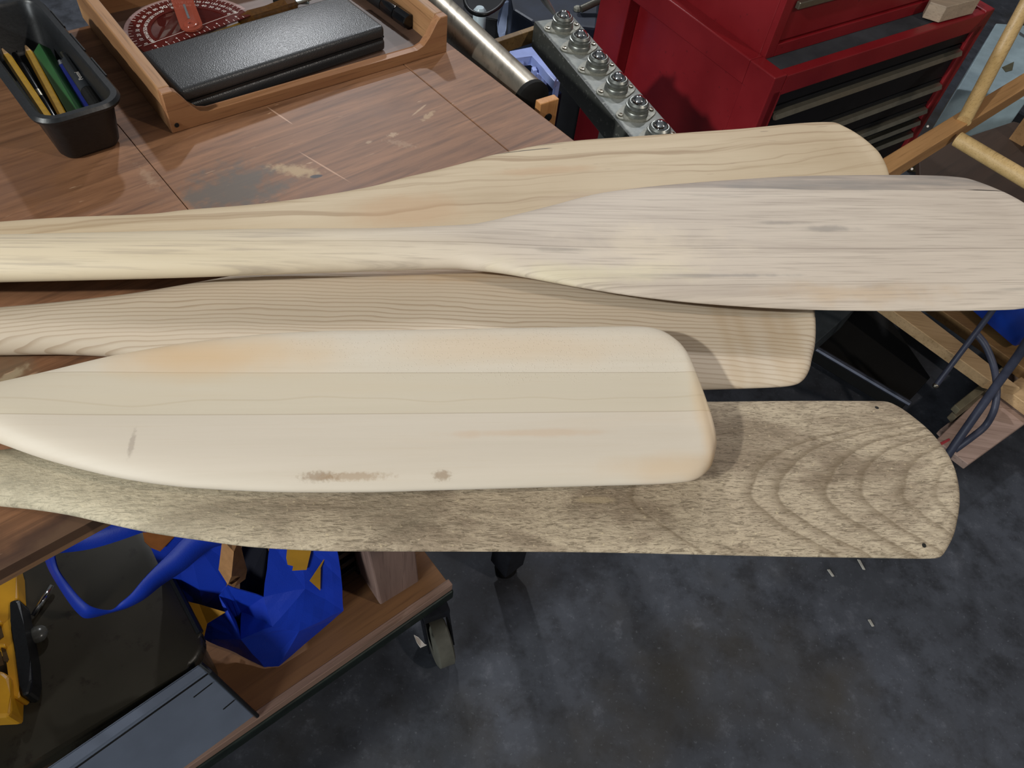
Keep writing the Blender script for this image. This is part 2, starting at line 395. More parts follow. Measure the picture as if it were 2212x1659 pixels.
# ---- P1 at the back
up1 = [(0,488.6),(137,478),(325,470),(409,460),(542,449),(680,430),(800,407),(872,387),(945,369),(1017,349.5),(1060,337),(1107,327),(1162,315),(1252,304),(1379,295),(1487,287),(1600,279),(1693,270),(1757,265.4),(1796,266),(1812,273),(1835,288),(1864,312),(1886,335),(1902,355.5),(1914,376),(1921,396)]
lo1 = [(0,574),(325,562),(542,550),(800,546),(1000,550),(1200,562),(1400,566),(1600,560),(1740,548),(1820,532),(1870,510),(1900,480),(1918,440),(1921,396)]
p1 = Paddle('wooden_paddle', 'rearmost of the five wooden paddles, creamy blade with a split upper shoulder', lambda x: ZB, (0, 531), (1921, 396), up1, lo1, .0055, .036, 1.06, 5)
g = paddle_mat('paddle_wood_wavy', 1); a = p1.loc(1100, 333); 
ck = g.op('MULTIPLY', g.sm(g.op('ABSOLUTE', g.op('SUBTRACT', g.q[1], g.op('ADD', a.y - .0005, g.op('MULTIPLY', g.op('SUBTRACT', g.q[0], a.x), .03)))), .0011, .0004), g.sm(g.op('ABSOLUTE', g.op('SUBTRACT', g.q[0], a.x + .015)), .032, .022))
g.c = g.mix(g.op('MULTIPLY', ck, .9), g.c, H('2c2622'))
a2 = p1.loc(1165, 318)
ck = g.op('MULTIPLY', g.sm(g.op('ABSOLUTE', g.op('SUBTRACT', g.q[1], g.op('ADD', a2.y, g.op('MULTIPLY', g.op('SUBTRACT', g.q[0], a2.x), .03)))), .0006, .0002), g.sm(g.op('ABSOLUTE', g.op('SUBTRACT', g.q[0], a2.x)), .030, .018))
g.c = g.mix(g.op('MULTIPLY', ck, .7), g.c, H('3c342c'))
a = p1.loc(880, 470); g.c = g.spot(g.c, a.x, a.y, .05, .02, 'b58f68', .45)
a = p1.loc(1180, 378); g.c = g.spot(g.c, a.x, a.y, .045, .006, 'b08c68', .45)
a = p1.loc(1350, 430); g.c = g.spot(g.c, a.x, a.y, .08, .008, 'a9907a', .35)
g.col(g.mix(g.op('MULTIPLY', g.sm(g.fine, .5, .8), .25), g.c, H('a48c6c'))); g.bump(g.fine, .12, .0005)
obj('blade_and_shaft', p1.bm, g.m, p1.t, smooth='all')
# ---- P3 middle front
up3 = [(0,674),(145,658.6),(289,639),(398,619),(506,598),(545,590),(600,575),(700,562),(900,559),(1100,566),(1300,584),(1500,602),(1640,615),(1710,632),(1738,650),(1749,672),(1756,706),(1758,735)]
lo3 = [(0,760),(108,760),(181,763),(253,768),(350,778),(450,792),(600,814),(800,838),(1000,849),(1200,850),(1400,846),(1510,842),(1657,837),(1712,832),(1734,822),(1747,802),(1752,780),(1757,757),(1758,735)]
p3 = Paddle('wooden_paddle', 'wooden paddle with close parallel growth rings, lying below the longest grey streaked blade', lambda x: ZB, (0, 717), (1758, 735), up3, lo3, .0055, .036, 1.22, 5)
g = paddle_mat('paddle_wood_ringed', 3)
xx = g.op('ADD', g.q[0], .42); bow = g.op('MULTIPLY', g.op('MULTIPLY', xx, xx), -.10)
cath = g.op('MULTIPLY', g.sm(g.q[0], -.42, -.72), g.op('MULTIPLY', g.op('SUBTRACT', g.q[0], -.42), .09))
yy = g.op('ADD', g.op('SUBTRACT', g.q[1], bow), g.op('MULTIPLY', g.op('SUBTRACT', g.noise(g.map(g.v, (9, 14, 1)), 1, 3), .5), .012))
yy = g.op('SUBTRACT', yy, cath)
yn = g.op('ADD', g.op('MULTIPLY', yy, 235), g.op('MULTIPLY', g.noise(g.map(g.v, (2, 50, 1)), 1, 2), 2.5))
fr = g.op('FRACT', yn); ln = g.op('MULTIPLY', g.sm(fr, .52, .93), g.sm(fr, 1.0, .94))
tone = g.noise(g.map(g.v, (3, 30, 1)), 1, 3)
g.c = g.mix(g.op('MULTIPLY', ln, g.op('ADD', .05, g.op('MULTIPLY', tone, .75))), g.c, H('8d6f50'))
a = p3.loc(1610, 730)
for px in (1565, 1600, 1665, 1700):
    a = p3.loc(px, 740); g.c = g.spot(g.c, a.x, a.y, .006, .05, 'a88a62', .30, 1.8, .9, 30)
a = p3.loc(1000, 590); g.c = g.spot(g.c, a.x, a.y, .12, .014, 'c39a68', .35)
g.col(g.c); g.bump(ln, .15, .0004)
obj('blade_and_shaft', p3.bm, g.m, p3.t, smooth='all')
# ---- P5 frontmost, weathered
up5 = [(0,980),(72,970),(200,950),(400,915),(560,888),(700,872),(1000,866),(1300,867),(1517,869),(1700,867),(1840,867),(1907,868),(1929,875.5),(1951,890),(1987,923),(2017,960),(2039,996.6),(2057,1037),(2066,1074),(2068,1103)]
lo5 = [(0,1090),(72,1098),(145,1110),(217,1126.7),(325.5,1150),(434,1166.5),(542.5,1181),(687,1189.5),(800,1190.7),(1198,1192),(1415,1195.6),(1657,1201.5),(1840,1204.5),(1960,1206.5),(2006,1206.6),(2029.6,1204),(2042,1191),(2057,1162),(2064.5,1132),(2068,1103)]
p5 = Paddle('wooden_paddle', 'frontmost wooden paddle with rough grey brown blade and arched ring figure', lambda x: ZB, (0, 1035), (2068, 1040), up5, lo5, .0055, .038, 1.42, 6)
g = paddle_mat('paddle_wood_weathered', 5)
q = g.q; wob = g.op('MULTIPLY', g.op('SUBTRACT', g.noise(g.map(g.v, (16, 16, 1)), 1, 4), .5), .022)
a0 = p5.loc(1617, 1080); yv = g.op('SUBTRACT', q[1], a0.y)
ys = g.op('SQRT', g.op('ADD', g.op('MULTIPLY', yv, yv), .00012))
vp = g.op('MAXIMUM', yv, 0.0); vn = g.op('MAXIMUM', g.op('MULTIPLY', yv, -1.0), 0.0)
fu = g.op('ADD', g.op('MULTIPLY', vp, .25), g.op('MULTIPLY', g.op('POWER', vp, 4.0), 5200.0)); fd = g.op('ADD', g.op('MULTIPLY', vn, .1), g.op('MULTIPLY', g.op('MULTIPLY', vn, vn), 14.0))
gg = g.op('ADD', g.op('SUBTRACT', q[0], g.op('ADD', g.op('MULTIPLY', ys, .62), g.op('ADD', fu, fd))), wob)
scl = 1 / .36; off = .02
def gp(px): return (p5.loc(px, 1080).x - .62 * math.sqrt(.00012))
x0r = gp(1300); x1r = gp(2090); st = [(0, 0.0)]
for px, wd, am in ((1357, 14, .75), (1617, 32, .8), (1675, 26, .85), (1772, 34, .85), (1848, 26, .8), (1938, 24, .75), (2010, 18, .6)):
    a = (gp(px - wd) - x0r) / (x1r - x0r); b = (gp(px) - x0r) / (x1r - x0r); e = (gp(px + 4) - x0r) / (x1r - x0r)
    st += [(a, 0.05), (b, am), (min(1, e), 0.05)]
ringm = g.ramp(g.op('DIVIDE', g.op('SUBTRACT', gg, x0r), x1r - x0r), st)
sp1 = g.noise(g.map(g.v, (95, 620, 1)), 1, 5, .75, 1.6); sp3 = g.noise(g.map(g.v, (30, 230, 1)), 1, 4, .7, 1.2); sp2 = g.noise(g.map(g.v, (9, 24, 1)), 1, 5, .65, .6)
c = g.mix(g.op('MULTIPLY', g.sm(sp2, .42, .62), .75), g.c, H('7c6a57'))
c = g.mix(g.op('MULTIPLY', g.sm(sp1, .46, .62), .72), c, H('564938')); c = g.mix(g.op('MULTIPLY', g.sm(sp3, .54, .70), .42), c, H('544737'))
lt5 = g.noise(g.map(g.v, (260, 330, 1)), 1, 3, .6); c = g.mix(g.op('MULTIPLY', g.sm(lt5, .60, .76), .55), c, H('d6c29e'))
c = g.mix(g.op('MULTIPLY', ringm, .75), c, H('64533d'))
gr = g.sm(q[0], -.42, -.66)                       # greener, smoother toward the shaft
c = g.mix(g.op('MULTIPLY', gr, .45), c, H('b8b198'))
for px, py in ((1888, 888), (1989, 1184)):
    a = p5.loc(px, py); c = g.mix(g.blob(g.v, a.x, a.y, .0016, .0016, 0, .3, 0), c, H('15110d'))
a = p5.loc(1285, 1090); c = g.spot(c, a.x, a.y, .013, .0028, 'b8a480', .35, .6, .4)
a = p5.loc(840, 1100); c = g.spot(c, a.x, a.y, .03, .02, '6e6250', .4, 1.0, .8)
g.col(c); g.b.inputs['Roughness'].default_value = .75; g.bump(g.op('ADD', g.op('MULTIPLY', lt5, 1.0), g.op('MULTIPLY', sp1, .8)), .55, .0012)
obj('blade_and_shaft', p5.bm, g.m, p5.t, smooth='all')
# ---- P2 longest, on top of the rear ones
up2 = [(0,517.5),(271,511),(579,504),(800,504),(927,499.5),(1006,494),(1053,485),(1125,465),(1198,445),(1285,421),(1390,406),(1520,394),(1661,384.5),(1757,380.5),(1951,379),(2063,383),(2111,394),(2169,420),(2212,449),(2262,485),(2300,525),(2314,565)]
lo2 = [(0,600),(362,592),(800,576.6),(973.6,572),(1017,575.5),(1089,586),(1162,601),(1270,622.5),(1379,640),(1487,652.5),(1600,661.5),(1757,669),(1951,671.6),(2144,670),(2212,666),(2262,652),(2294,628),(2311,595),(2314,565)]
p2 = Paddle('wooden_paddle', 'laminated wooden paddle with pale shaft and grey streaked blade running off at the right', lambda x: T + .0445, (0, 559), (2314, 555), up2, lo2, .0058, .036, 1.45, 4.5)
g = paddle_mat('paddle_wood_laminated', 2); c = g.c
a = p2.loc(1500, 416); b = p2.loc(2150, 420); yl_ = (a.y + b.y) / 2
wobl = g.op('MULTIPLY', g.op('SUBTRACT', g.noise(g.map(g.v, (5, 2, 1)), 1, 2), .5), .012)
lm = g.sm(g.op('ADD', g.q[1], wobl), yl_ - .0004, yl_ + .0004)
strk = g.noise(g.map(g.v, (6, 80, 1)), 1, 5, .65, .6)
c2 = g.mix(g.ramp(strk, [(.35, 0.0), (.65, 1.0)]), H('77706a'), H('b5a494')); c = g.mix(g.op('MULTIPLY', lm, .9), c, c2)
for py, amt in ((475, .0), (547, .5), (622, .35)):
    if amt:
        a = p2.loc(1900, py); ln = g.sm(g.op('ABSOLUTE', g.op('SUBTRACT', g.op('ADD', g.q[1], g.op('MULTIPLY', wobl, .3)), a.y)), .0009, .0002)
        c = g.mix(g.op('MULTIPLY', ln, amt), c, H('776a5c'))
st = g.sm(g.op('ADD', g.q[1], g.op('MULTIPLY', wobl, .3)), p2.loc(1900, 548).y - .0003, p2.loc(1900, 548).y + .0003)
c = g.mix(g.op('MULTIPLY', st, .18), c, H('a5978a'))
a = p2.loc(2125, 420); ckk = g.op('MULTIPLY', g.sm(g.op('ABSOLUTE', g.op('SUBTRACT', g.q[1], g.op('ADD', a.y, g.op('MULTIPLY', g.op('SUBTRACT', g.q[0], a.x), -.01)))), .0010, .0004), g.sm(g.op('ABSOLUTE', g.op('SUBTRACT', g.q[0], a.x)), .026, .010))
c = g.mix(ckk, c, H('241c18'))
for px, py, rx, ry, cc, am in ((1860, 640, .06, .009, 'b3936c', .4), (1250, 600, .07, .009, 'd3c8a2', .4), (1780, 505, .02, .003, '6f6a66', .5), (1690, 492, .02, .002, '77706a', .5), (1560, 605, .05, .0016, '6d6a68', .5), (1210, 556, .02, .002, '7d7468', .5), (1700, 405, .09, .007, '7e7a76', .35), (1400, 545, .05, .02, 'dccbb0', .4)):
    a = p2.loc(px, py); c = g.spot(c, a.x, a.y, rx, ry, cc, am, 1.7, .9, 40)
sl = g.sm(g.q[0], -.46, -.80); c = g.mix(g.op('MULTIPLY', sl, .6), c, H('c9b896'))
g.col(g.mix(g.op('MULTIPLY', g.sm(g.fine, .48, .7), .45), c, H('8b7d70'))); g.bump(g.fine, .1, .0005)
obj('blade_and_shaft', p2.bm, g.m, p2.t, smooth='all')
# ---- P4 on top at the front
up4 = [(0,836.5),(108.5,809),(217,780),(271,768),(362,751),(434,740),(579,724),(723,717),(800,716.5),(1053,712),(1270,708.6),(1371,707.5),(1408,711),(1436.5,722),(1462,742),(1480,767),(1494,803),(1512,850),(1527,895),(1540,934),(1546,967)]
lo4 = [(0,955),(72,982),(145,1004),(253,1030),(362,1047),(470,1056),(615,1062),(800,1062),(908,1059),(1053,1055),(1270,1049),(1415,1045),(1480,1040),(1505,1034),(1520,1025),(1534,1010),(1541,992),(1546,967)]
z4 = lambda x: T + .0448
p4 = Paddle('wooden_paddle', 'pale smooth sanded wooden paddle with broad rounded square blade, topmost at the front', z4, (0, 898), (1546, 885), up4, lo4, .0082, .036, 1.24, 6.5)
g = paddle_mat('paddle_wood_pale', 4); c = g.c
y1 = p4.loc(1100, 821).y; y2 = p4.loc(1100, 907).y
m1 = g.sm(g.q[1], y1 - .0002, y1 + .0002); m2 = g.sm(g.q[1], y2 + .0002, y2 - .0002)
mid = g.op('SUBTRACT', 1.0, g.op('ADD', m1, m2), clamp=True)
c = g.mix(g.op('MULTIPLY', mid, .65), c, H('bcae96')); c = g.mix(g.op('MULTIPLY', m2, .30), c, H('c2b09c')); c = g.mix(g.op('MULTIPLY', m1, .30), c, H('d0c0a8'))
for y in (y1, y2): c = g.mix(g.op('MULTIPLY', g.sm(g.op('ABSOLUTE', g.op('SUBTRACT', g.q[1], y)), .0006, .0001), .45), c, H('8d7c64'))
for px, py, rx, ry, cc, am, ns in ((470, 775, .075, .016, 'c4a070', .5, 14), (420, 800, .04, .014, 'c29a68', .35, 14), (1140, 765, .09, .014, 'c8a880', .35, 14), (1150, 950, .05, .003, 'b99c80', .4, 60),
        (690, 1040, .010, .003, '7a6044', .55, 420), (765, 1040, .020, .0025, '8a6c4a', .5, 420), (954, 1037, .005, .003, '7e6448', .6, 420), (294, 976, .0016, .009, '85766a', .45, 420), (1530, 960, .006, .06, 'bd9868', .4, 30), (1480, 1020, .04, .008, 'bd9868', .35, 30)):
    a = p4.loc(px, py); c = g.spot(c, a.x, a.y, rx, ry, cc, am, 1.6 if ns < 50 else 1.0, .6, ns)
ww = g.op('ADD', g.q[1], g.op('MULTIPLY', g.op('SUBTRACT', g.noise(g.map(g.v, (6, 9, 1)), 1, 2), .5), .03))
c = g.mix(g.op('MULTIPLY', g.sm(g.op('ABSOLUTE', g.op('SUBTRACT', ww, y2 + .012)), .0012, .0003), .18), c, H('9a8566'))
g.col(g.mix(g.op('MULTIPLY', g.sm(g.fine, .52, .8), .16), c, H('b49c7c')))
crumb = g.sm(g.voro(g.v, 420), .28, .12); a = p4.loc(1150, 770); crumb = g.op('MULTIPLY', crumb, g.blob(g.v, a.x, a.y, .14, .022, 0, 1.0, .8, 60))
g.bump(g.op('ADD', g.op('MULTIPLY', g.fine, .3), g.op('MULTIPLY', crumb, 2)), .25, .0008)
obj('blade_and_shaft', p4.bm, g.m, p4.t, smooth='all')
# ============================================================ WOODEN DESK TRAY
TR = frame(P(373, 289, T), P(965, 112, T)); TRI = TR.inverted(); WT = (TRI @ P(965, 112, T)).x; DT = .245; HW = .043
M_TRAYW = woodm('tray_oak', '83583a', '966c48', '523420', 0, 1.6, .5, .5)
M_TRAYY = woodm('tray_oak_side', '876040', '9f7852', '56391f', 1, 1.6, .5, .6)
M_TRAYF = woodm('tray_floor_board', '4e3a30', '5d463a', '38281f', 0, 1, .5, .4)
tray = thing('desk_tray', 'shallow oak letter tray with scooped front lip on the workbench', 'tray', TR)
bm = NB(); prof = [(0, 0), (WT, 0), (WT, HW)]
def scoop(x0, s): # profile from the full height down to the lip
    return [(x0 + s * d, h) for d, h in ((.000, HW), (.010, HW), (.014, HW - .003), (.024, .023), (.031, .0145), (.040, .0115))]
right = scoop(WT, -1)[1:]; left = scoop(0, 1)
pts = [(0, 0), (WT, 0), (WT, HW)] + right + left[::-1]
prism(bm, [Vector((x, 0, z)) for x, z in pts], (0, .010, 0), .0008, 1); obj('front_lip', bm, M_TRAYW, tray)
for x0 in (0, WT - .012):
    bm = NB(); box(bm, x0, x0 + .012, .010, DT, 0, HW, .0015); obj('side_wall', bm, M_TRAYY, tray)
bm = NB(); box(bm, .012, WT - .012, DT - .012, DT, 0, HW, .0012); obj('back_wall', bm, M_TRAYW, tray)
bm = NB(); box(bm, .012, WT - .012, .010, DT - .012, .001, .005); obj('floor_board', bm, M_TRAYF, tray)
bm = NB(); lathe(bm, [(0, -.0004), (.0022, -.0004), (.0022, .001), (0, .001)], TR.inverted() @ TR @ Matrix.Translation((.006, 0, .008)) @ Matrix.Rotation(PI / 2, 4, 'X'), 12); obj('peg_hole', bm, M_RUBBER, tray)
ZF = T + .0052
# ---- hinged black case
CZ = T + .034
CF = frame(P(388, 206, CZ), P(836, 62, CZ)); CI = CF.inverted(); CW = (CI @ P(836, 62, CZ)).x; CD = (CI @ P(302, 118, CZ)).y
CF.translation.z = ZF
g = G('pebbled_black', .36, 0, .55); v = g.co(); n = g.voro(v, 900); g.col(g.mix(g.noise(v, 30, 3), H('262627'), H('323233'))); g.bump(n, .35, .0004); M_CASE = g.m
case = thing('instrument_case', 'long black pebbled hard case lying in the oak tray', 'case', CF)
hh = CZ - ZF
CF.translation += TR.to_3x3() @ Vector((.0015, .0062, 0)); case.matrix_world = CF; WM[case.name] = CF
bm = NB(); box(bm, 0, CW, 0, CD, 0, hh * .46, .004, None, 3); obj('case_base', bm, M_CASE, case, smooth=True)
bm = NB(); box(bm, 0, CW, 0, CD, hh * .50, hh, .005, None, 4); obj('case_lid', bm, M_CASE, case, smooth=True)
bm = NB(); box(bm, .002, CW - .002, .0015, CD - .002, hh * .44, hh * .52); obj('hinge_seam', bm, M_BLACK, case)
bm = NB(); lathe(bm, [(0, 0), (.0016, 0), (.0016, .001), (0, .001)], Matrix.Translation((CW, .006, hh * .48)) @ Matrix.Rotation(PI / 2, 4, 'Y'), 10); obj('latch_pin', bm, M_RUBBER, case)
# ---- marker pen in the tray
def stick(name, label, cat, a, b, r, mat, tiprs=None, group=None, n=12, sy=1.0):
    a = Vector(a); b = Vector(b); M = frame(a, b) ; t = thing(name, label, cat, M, group); L = (b - a).length
    d = (M.inverted() @ b) - (M.inverted() @ a)
    return t, M.inverted() @ a, M.inverted() @ b, L
t, a, b, L = stick('marker_pen', 'black marker pen lying along the right wall of the oak tray', 'pen', P(884, 47, T + .015), P(761, -39, T + .015), .008, M_BLACK)
g = G('gloss_black', .18, 0, .5); g.col(H('0f1013')); M_GLOSSB = g.m
d = (b - a).normalized()
bm = NB(); tube(bm, [a + d * x for x in (0, .001, .022, .023)], [.0078, .0088, .0088, .0080], 8); obj('end_plug', bm, M_GLOSSB, t)
bm = NB(); tube(bm, [a + d * x for x in (.0235, .024, .046, .047)], [.0080, .0086, .0086, .0078], 14); obj('cap', bm, M_GLOSSB, t, smooth=True)
bm = NB(); tube(bm, [a + d * x for x in (.0475, L)], [.0082, .0082], 14); obj('barrel', bm, M_BLACK, t, smooth=True)
# ---- protractor
PZ = T + .026
pc = P(415, 62, PZ); PF = frame(pc, P(512, 27, PZ)); PIi = PF.inverted()
R0 = ((PIi @ P(258, 76, PZ)).length + (PIi @ P(534, 22, PZ)).length) / 2
R0 = .0680
prt = thing('protractor', 'clear red plastic protractor with white numbers and swing arm in the oak tray', 'protractor', PF)
g = G('red_clear_plastic', .12, 0, .5); g.col(H('541a14')); g.b.inputs['Alpha'].default_value = .66; M_REDCL = g.m
g = G('red_window_plastic', .12, 0, .5); g.col(H('541a14')); g.b.inputs['Alpha'].default_value = .35; M_REDW = g.m
g = G('clear_bevel_plastic', .15, 0, .5); g.col(H('c9a7a4')); g.b.inputs['Alpha'].default_value = .25; M_CLR = g.m
g = G('orange_clear_plastic', .08, 0, .6); g.col(H('9a4a38')); g.b.inputs['Alpha'].default_value = .5; M_ORCL = g.m
g = G('white_print', .6); g.col(H('c8c0b8')); M_WHITE = g.m
def arcp(r, a0, a1, n): return [(r * math.cos(math.radians(a0 + (a1 - a0) * k / n)), r * math.sin(math.radians(a0 + (a1 - a0) * k / n))) for k in range(n + 1)]
def band(bm, r0, r1, a0, a1, z0, z1, n=48):
    for k in range(n):
        q = [arcp(r, a0 + (a1 - a0) * k / n, a0 + (a1 - a0) * (k + 1) / n, 1) for r in (r0, r1)]
        pts = [q[0][0], q[1][0], q[1][1], q[0][1]]
        prism(bm, [Vector((x, y, z0)) for x, y in pts], (0, 0, z1 - z0))
    bmesh.ops.remove_doubles(bm, verts=bm.verts, dist=1e-6)
    cf = [f for f in bm.faces if all(len(e.link_faces) > 2 for e in f.edges)]
ra = R0 * .60
bm = NB(); band(bm, ra, R0 * .93, 0, 180, 0, .0015); prism(bm, [Vector((x, y, 0)) for x, y in ((-R0 * .93, -.016), (R0 * .93, -.016), (R0 * .93, 0), (-R0 * .93, 0))], (0, 0, .0015)); obj('degree_plate', bm, M_REDCL, prt)
bm = NB(); band(bm, R0 * .93, R0, 0, 180, 0, .0010); obj('bevelled_rim', bm, M_CLR, prt)
bm = NB(); prism(bm, [Vector((x, y, .0002)) for x, y in [(ra * math.cos(math.radians(a)), ra * math.sin(math.radians(a))) for a in range(0, 181, 9)]], (0, 0, .0008)); obj('window_plate', bm, M_REDW, prt)
bm = NB()
for a in range(0, 181, 10):
    for r, sz, tx in ((R0 * .79, .0056, str(180 - a)), (R0 * .68, .0056, str(a))):
        if a == 90:
            if r > R0 * .75: continue
            r, sz, tx = R0 * .76, .0085, '90'
        M = Matrix.Rotation(math.radians(a - 90), 4, 'Z') @ Matrix.Translation((0, r, .00175)); text_bm(bm, tx, sz, M)
obj('degree_numbers', bm, M_WHITE, prt)
bm = NB()
for a in range(0, 181, 5):
    l = .004 if a % 10 == 0 else .0022
    box(bm, -.00018, .00018, R0 * .925 - l, R0 * .925, .0015, .0017, 0, Matrix.Rotation(math.radians(a - 90), 4, 'Z'))
obj('degree_ticks', bm, M_WHITE, prt)
bm = NB()
for k in range(-9, 10):
    box(bm, k * R0 * .09 - .0002, k * R0 * .09 + .0002, -.0155, -.0125, .0015, .0017)
    if k % 2 == 0: text_bm(bm, str(abs(k)), .0045, Matrix.Translation((k * R0 * .09, -.0095, .00175)))
box(bm, -R0 * .85, R0 * .85, -.0025, -.0021, .0015, .0017); obj('ruler_marks', bm, M_WHITE, prt)
bm = NB(); aw = .0115; aL = R0 * 1.02
opt = [(aw * math.cos(math.radians(t_)), aw * math.sin(math.radians(t_))) for t_ in range(180, 361, 15)]
opt += [(aw, aL), (-aw, aL)]
prism(bm, [Vector((x, y, .002)) for x, y in opt], (0, 0, .0028), .0006, 2)
AR = Matrix.Rotation(math.radians(-24), 4, 'Z'); bm.transform(AR); arm = obj('swing_arm', bm, M_ORCL, prt)
bm = NB(); box(bm, -.0012, .0012, .012, aL * .62, .0048, .0051, 0, AR); obj('arm_slot', bm, M_BLACK, arm)
bm = NB(); lathe(bm, [(.0025, .0048), (.0025, .0062), (.005, .0066), (.007, .0060), (.0075, .0048)], None, 28); obj('pivot_ring', bm, M_ORCL, arm, smooth=True)
# ---- spring divider lying under the protractor
t = thing('spring_divider', 'grey steel spring divider under the red protractor', 'divider', P(370, 60, ZF))
bm = NB(); prism(bm, [P(385, 30, T + .012), P(398, 34, T + .012), P(388, 60, T + .010), P(350, 100, T + .010), P(344, 98, T + .010), P(368, 55, T + .011)], (0, 0, .006), .0008); obj('leg', bm, M_ZINC, t, world=True)
bm = NB(); prism(bm, [P(394, 48, T + .012), P(404, 52, T + .012), P(400, 66, T + .010), P(372, 104, T + .010), P(362, 104, T + .010), P(384, 68, T + .011)], (0, 0, .006), .0008); obj('leg', bm, M_ZINC, t, world=True)
bm = NB(); tube(bm, [P(346, 40, T + .014), P(352, 41, T + .014)], .008, 16); obj('thumb_nut', bm, M_DARKM, t, world=True)
bm = NB(); tube(bm, [P(352, 41, T + .014), P(396, 30, T + .014)], .0016, 10); obj('adjusting_screw', bm, M_STEEL, t, world=True)
bm = NB(); lathe(bm, [(.006, 0), (.010, 0), (.010, .006), (.006, .006), (.006, 0)], Matrix.Translation(P(386, 22, T + .012)), 20); obj('spring_bow', bm, M_STEEL, t, world=True, smooth=True)
# ---- round dark lens-like disc under the right of the protractor
bm = NB(); lathe(bm, [(0, 0), (.016, 0), (.018, .003), (.018, .009), (.014, .012), (0, .012)], Matrix.Translation(P(455, 38, ZF + .002)), 28)
tag(obj('round_tin', bm, M_DARKM, smooth=True), 'dark round tin half hidden by the right side of the protractor', 'tin')
# ---- pencils and amber awl behind the case
M_YEL = plain('yellow_paint', 'b98f2a', .35, 0, .5, .12, 200); M_AMBER = plain('amber_handle', '4a2f10', .12, 0, .6, .3, 300)
M_WOODTIP = woodm('pencil_tip_wood', 'c8a070', 'd8b487', '9a7a50', 0, 4); M_LEAD = plain('graphite', '2a2a2c', .5)
def pencil(name, label, a, b, r=.0036, mat=None, group=None, cat='pencil', n=6, wood=True):
    t, a, b, L = stick(name, label, cat, a, b, r, None, group=group); mat = mat or M_YEL; d = (b - a).normalized()
    tl_ = .018 if wood else .010
    bm = NB(); tube(bm, [a, a + d * (L - tl_)], r, n); obj('barrel', bm, mat, t)
    if wood:
        bm = NB(); tube(bm, [a + d * (L - tl_), a + d * (L - .004)], [r, .0011], n); obj('sharpened_wood', bm, M_WOODTIP, t)
        bm = NB(); tube(bm, [a + d * (L - .004), a + d * L], [.0011, .0002], n); obj('lead', bm, M_LEAD, t)
    return t, a, b, L, d
pencil('yellow_pencil', 'yellow pencil lying under the red protractor behind the black case', P(520, 56, T + .016), P(425, 90, T + .012))
t, a, b, L, d = pencil('yellow_pencil', 'yellow pencil at the back of the oak tray beside the steel rule', P(575, 33, T + .010), P(665, -8, T + .012))
t, a, b, L = stick('scratch_awl', 'amber handled awl just behind the black case', 'awl', P(518, 48, T + .020), P(640, 8, T + .022), .007, M_AMBER)
d = (b - a).normalized(); bm = NB(); tube(bm, [a + d * L * x for x in (0, .04, .2, .5, .8, .96, 1)], [.005, .0075, .009, .008, .009, .0075, .004], 8); obj('handle', bm, M_AMBER, t)
bm = NB(); tube(bm, [b, b + d * .05], [.002, .0006], 8); obj('blade', bm, M_STEEL, t)
bm = NB(); prism(bm, [P(612, 10, T + .018), P(668, 10, T + .018), P(672, -20, T + .018), P(600, -20, T + .018)], (0, 0, .003), .0005)
tag(obj('steel_rule', bm, plain('pale_steel', '9fb0b4', .25, .8)), 'pale steel rule end at the back of the oak tray', 'rule')
bm = NB(); prism(bm, [P(590, 8, T + .008), P(612, 22, T + .008), P(640, 8, T + .008), P(630, -12, T + .008), P(600, -12, T + .008)], (0, 0, .010), .001)
tag(obj('rubber_eraser', bm, M_RUBBER), 'black eraser under the steel rule in the oak tray', 'eraser')
# ============================================================ BLACK PARTS BIN
BZ = T + .052
BF = frame(P(82, 268, BZ), P(268, 213, BZ)); BI = BF.inverted(); BW = (BI @ P(268, 213, BZ)).x; q = BI @ P(118, 5, BZ); BL = .215
BF.translation.z = T + .0005
BH = BZ - T - .0005
bin_ = thing('parts_bin', 'black plastic bin holding pencils at the left of the workbench', 'bin', BF)
def loop(inset, r, z, bx=0): return [(x * 1.0 + inset, y + inset, z) for x, y in rrect(BW - 2 * inset, BL - 2 * inset, r)]
bm = NB(); secs = [loop(.013, .010, 0), loop(.010, .014, .004), loop(.005, .016, BH - .008), loop(.004, .016, BH - .006), loop(-.001, .020, BH - .006), loop(-.002, .021, BH - .003), loop(0, .020, BH), loop(.005, .016, BH), loop(.0072, .014, BH - .003), loop(.012, .012, .006), loop(.015, .009, .003)]
rg = [[bm.verts.new(p) for p in s_] for s_ in secs]
for a, b in zip(rg, rg[1:]):
    for j in range(len(a)): bm.faces.new((a[j], a[(j + 1) % len(a)], b[(j + 1) % len(a)], b[j]))
bm.faces.new(rg[0]); bm.faces.new(rg[-1]); obj('bin_shell', bm, M_BLACK, bin_, smooth=True)
for y0 in (.045, .095, .145):
    bm = NB(); box(bm, BW + .0012, BW + .0028, y0, y0 + .035, BH - .004, BH - .001, .0004); obj('rim_rail', bm, M_BLACK, bin_)
def inb(px, py, z): return P(px, py, T + z)
pencil('yellow_pencil', 'yellow pencil along the left wall of the black bin', inb(122, 282, .012), inb(2, 102, .020), .0040, group=None)
pencil('yellow_pencil', 'yellow pencil in the middle of the black bin, next to the green one', inb(146, 268, .012), inb(53, 95, .020), .0042)
t, a, b, L, d = pencil('carpenter_pencil', 'flat green carpenter pencil in the black bin', inb(178, 262, .015), inb(84, 98, .021), .0080, plain('green_paint', '1f4a25', .5, 0, .4, .15), cat='pencil', n=4, wood=False)
t, a, b, L, d = pencil('blue_pencil', 'blue pencil between the green pencil and the black pen in the bin', inb(198, 252, .012), inb(130, 134, .018), .0048, plain('blue_paint', '20286e', .45, 0, .4, .15), wood=False)
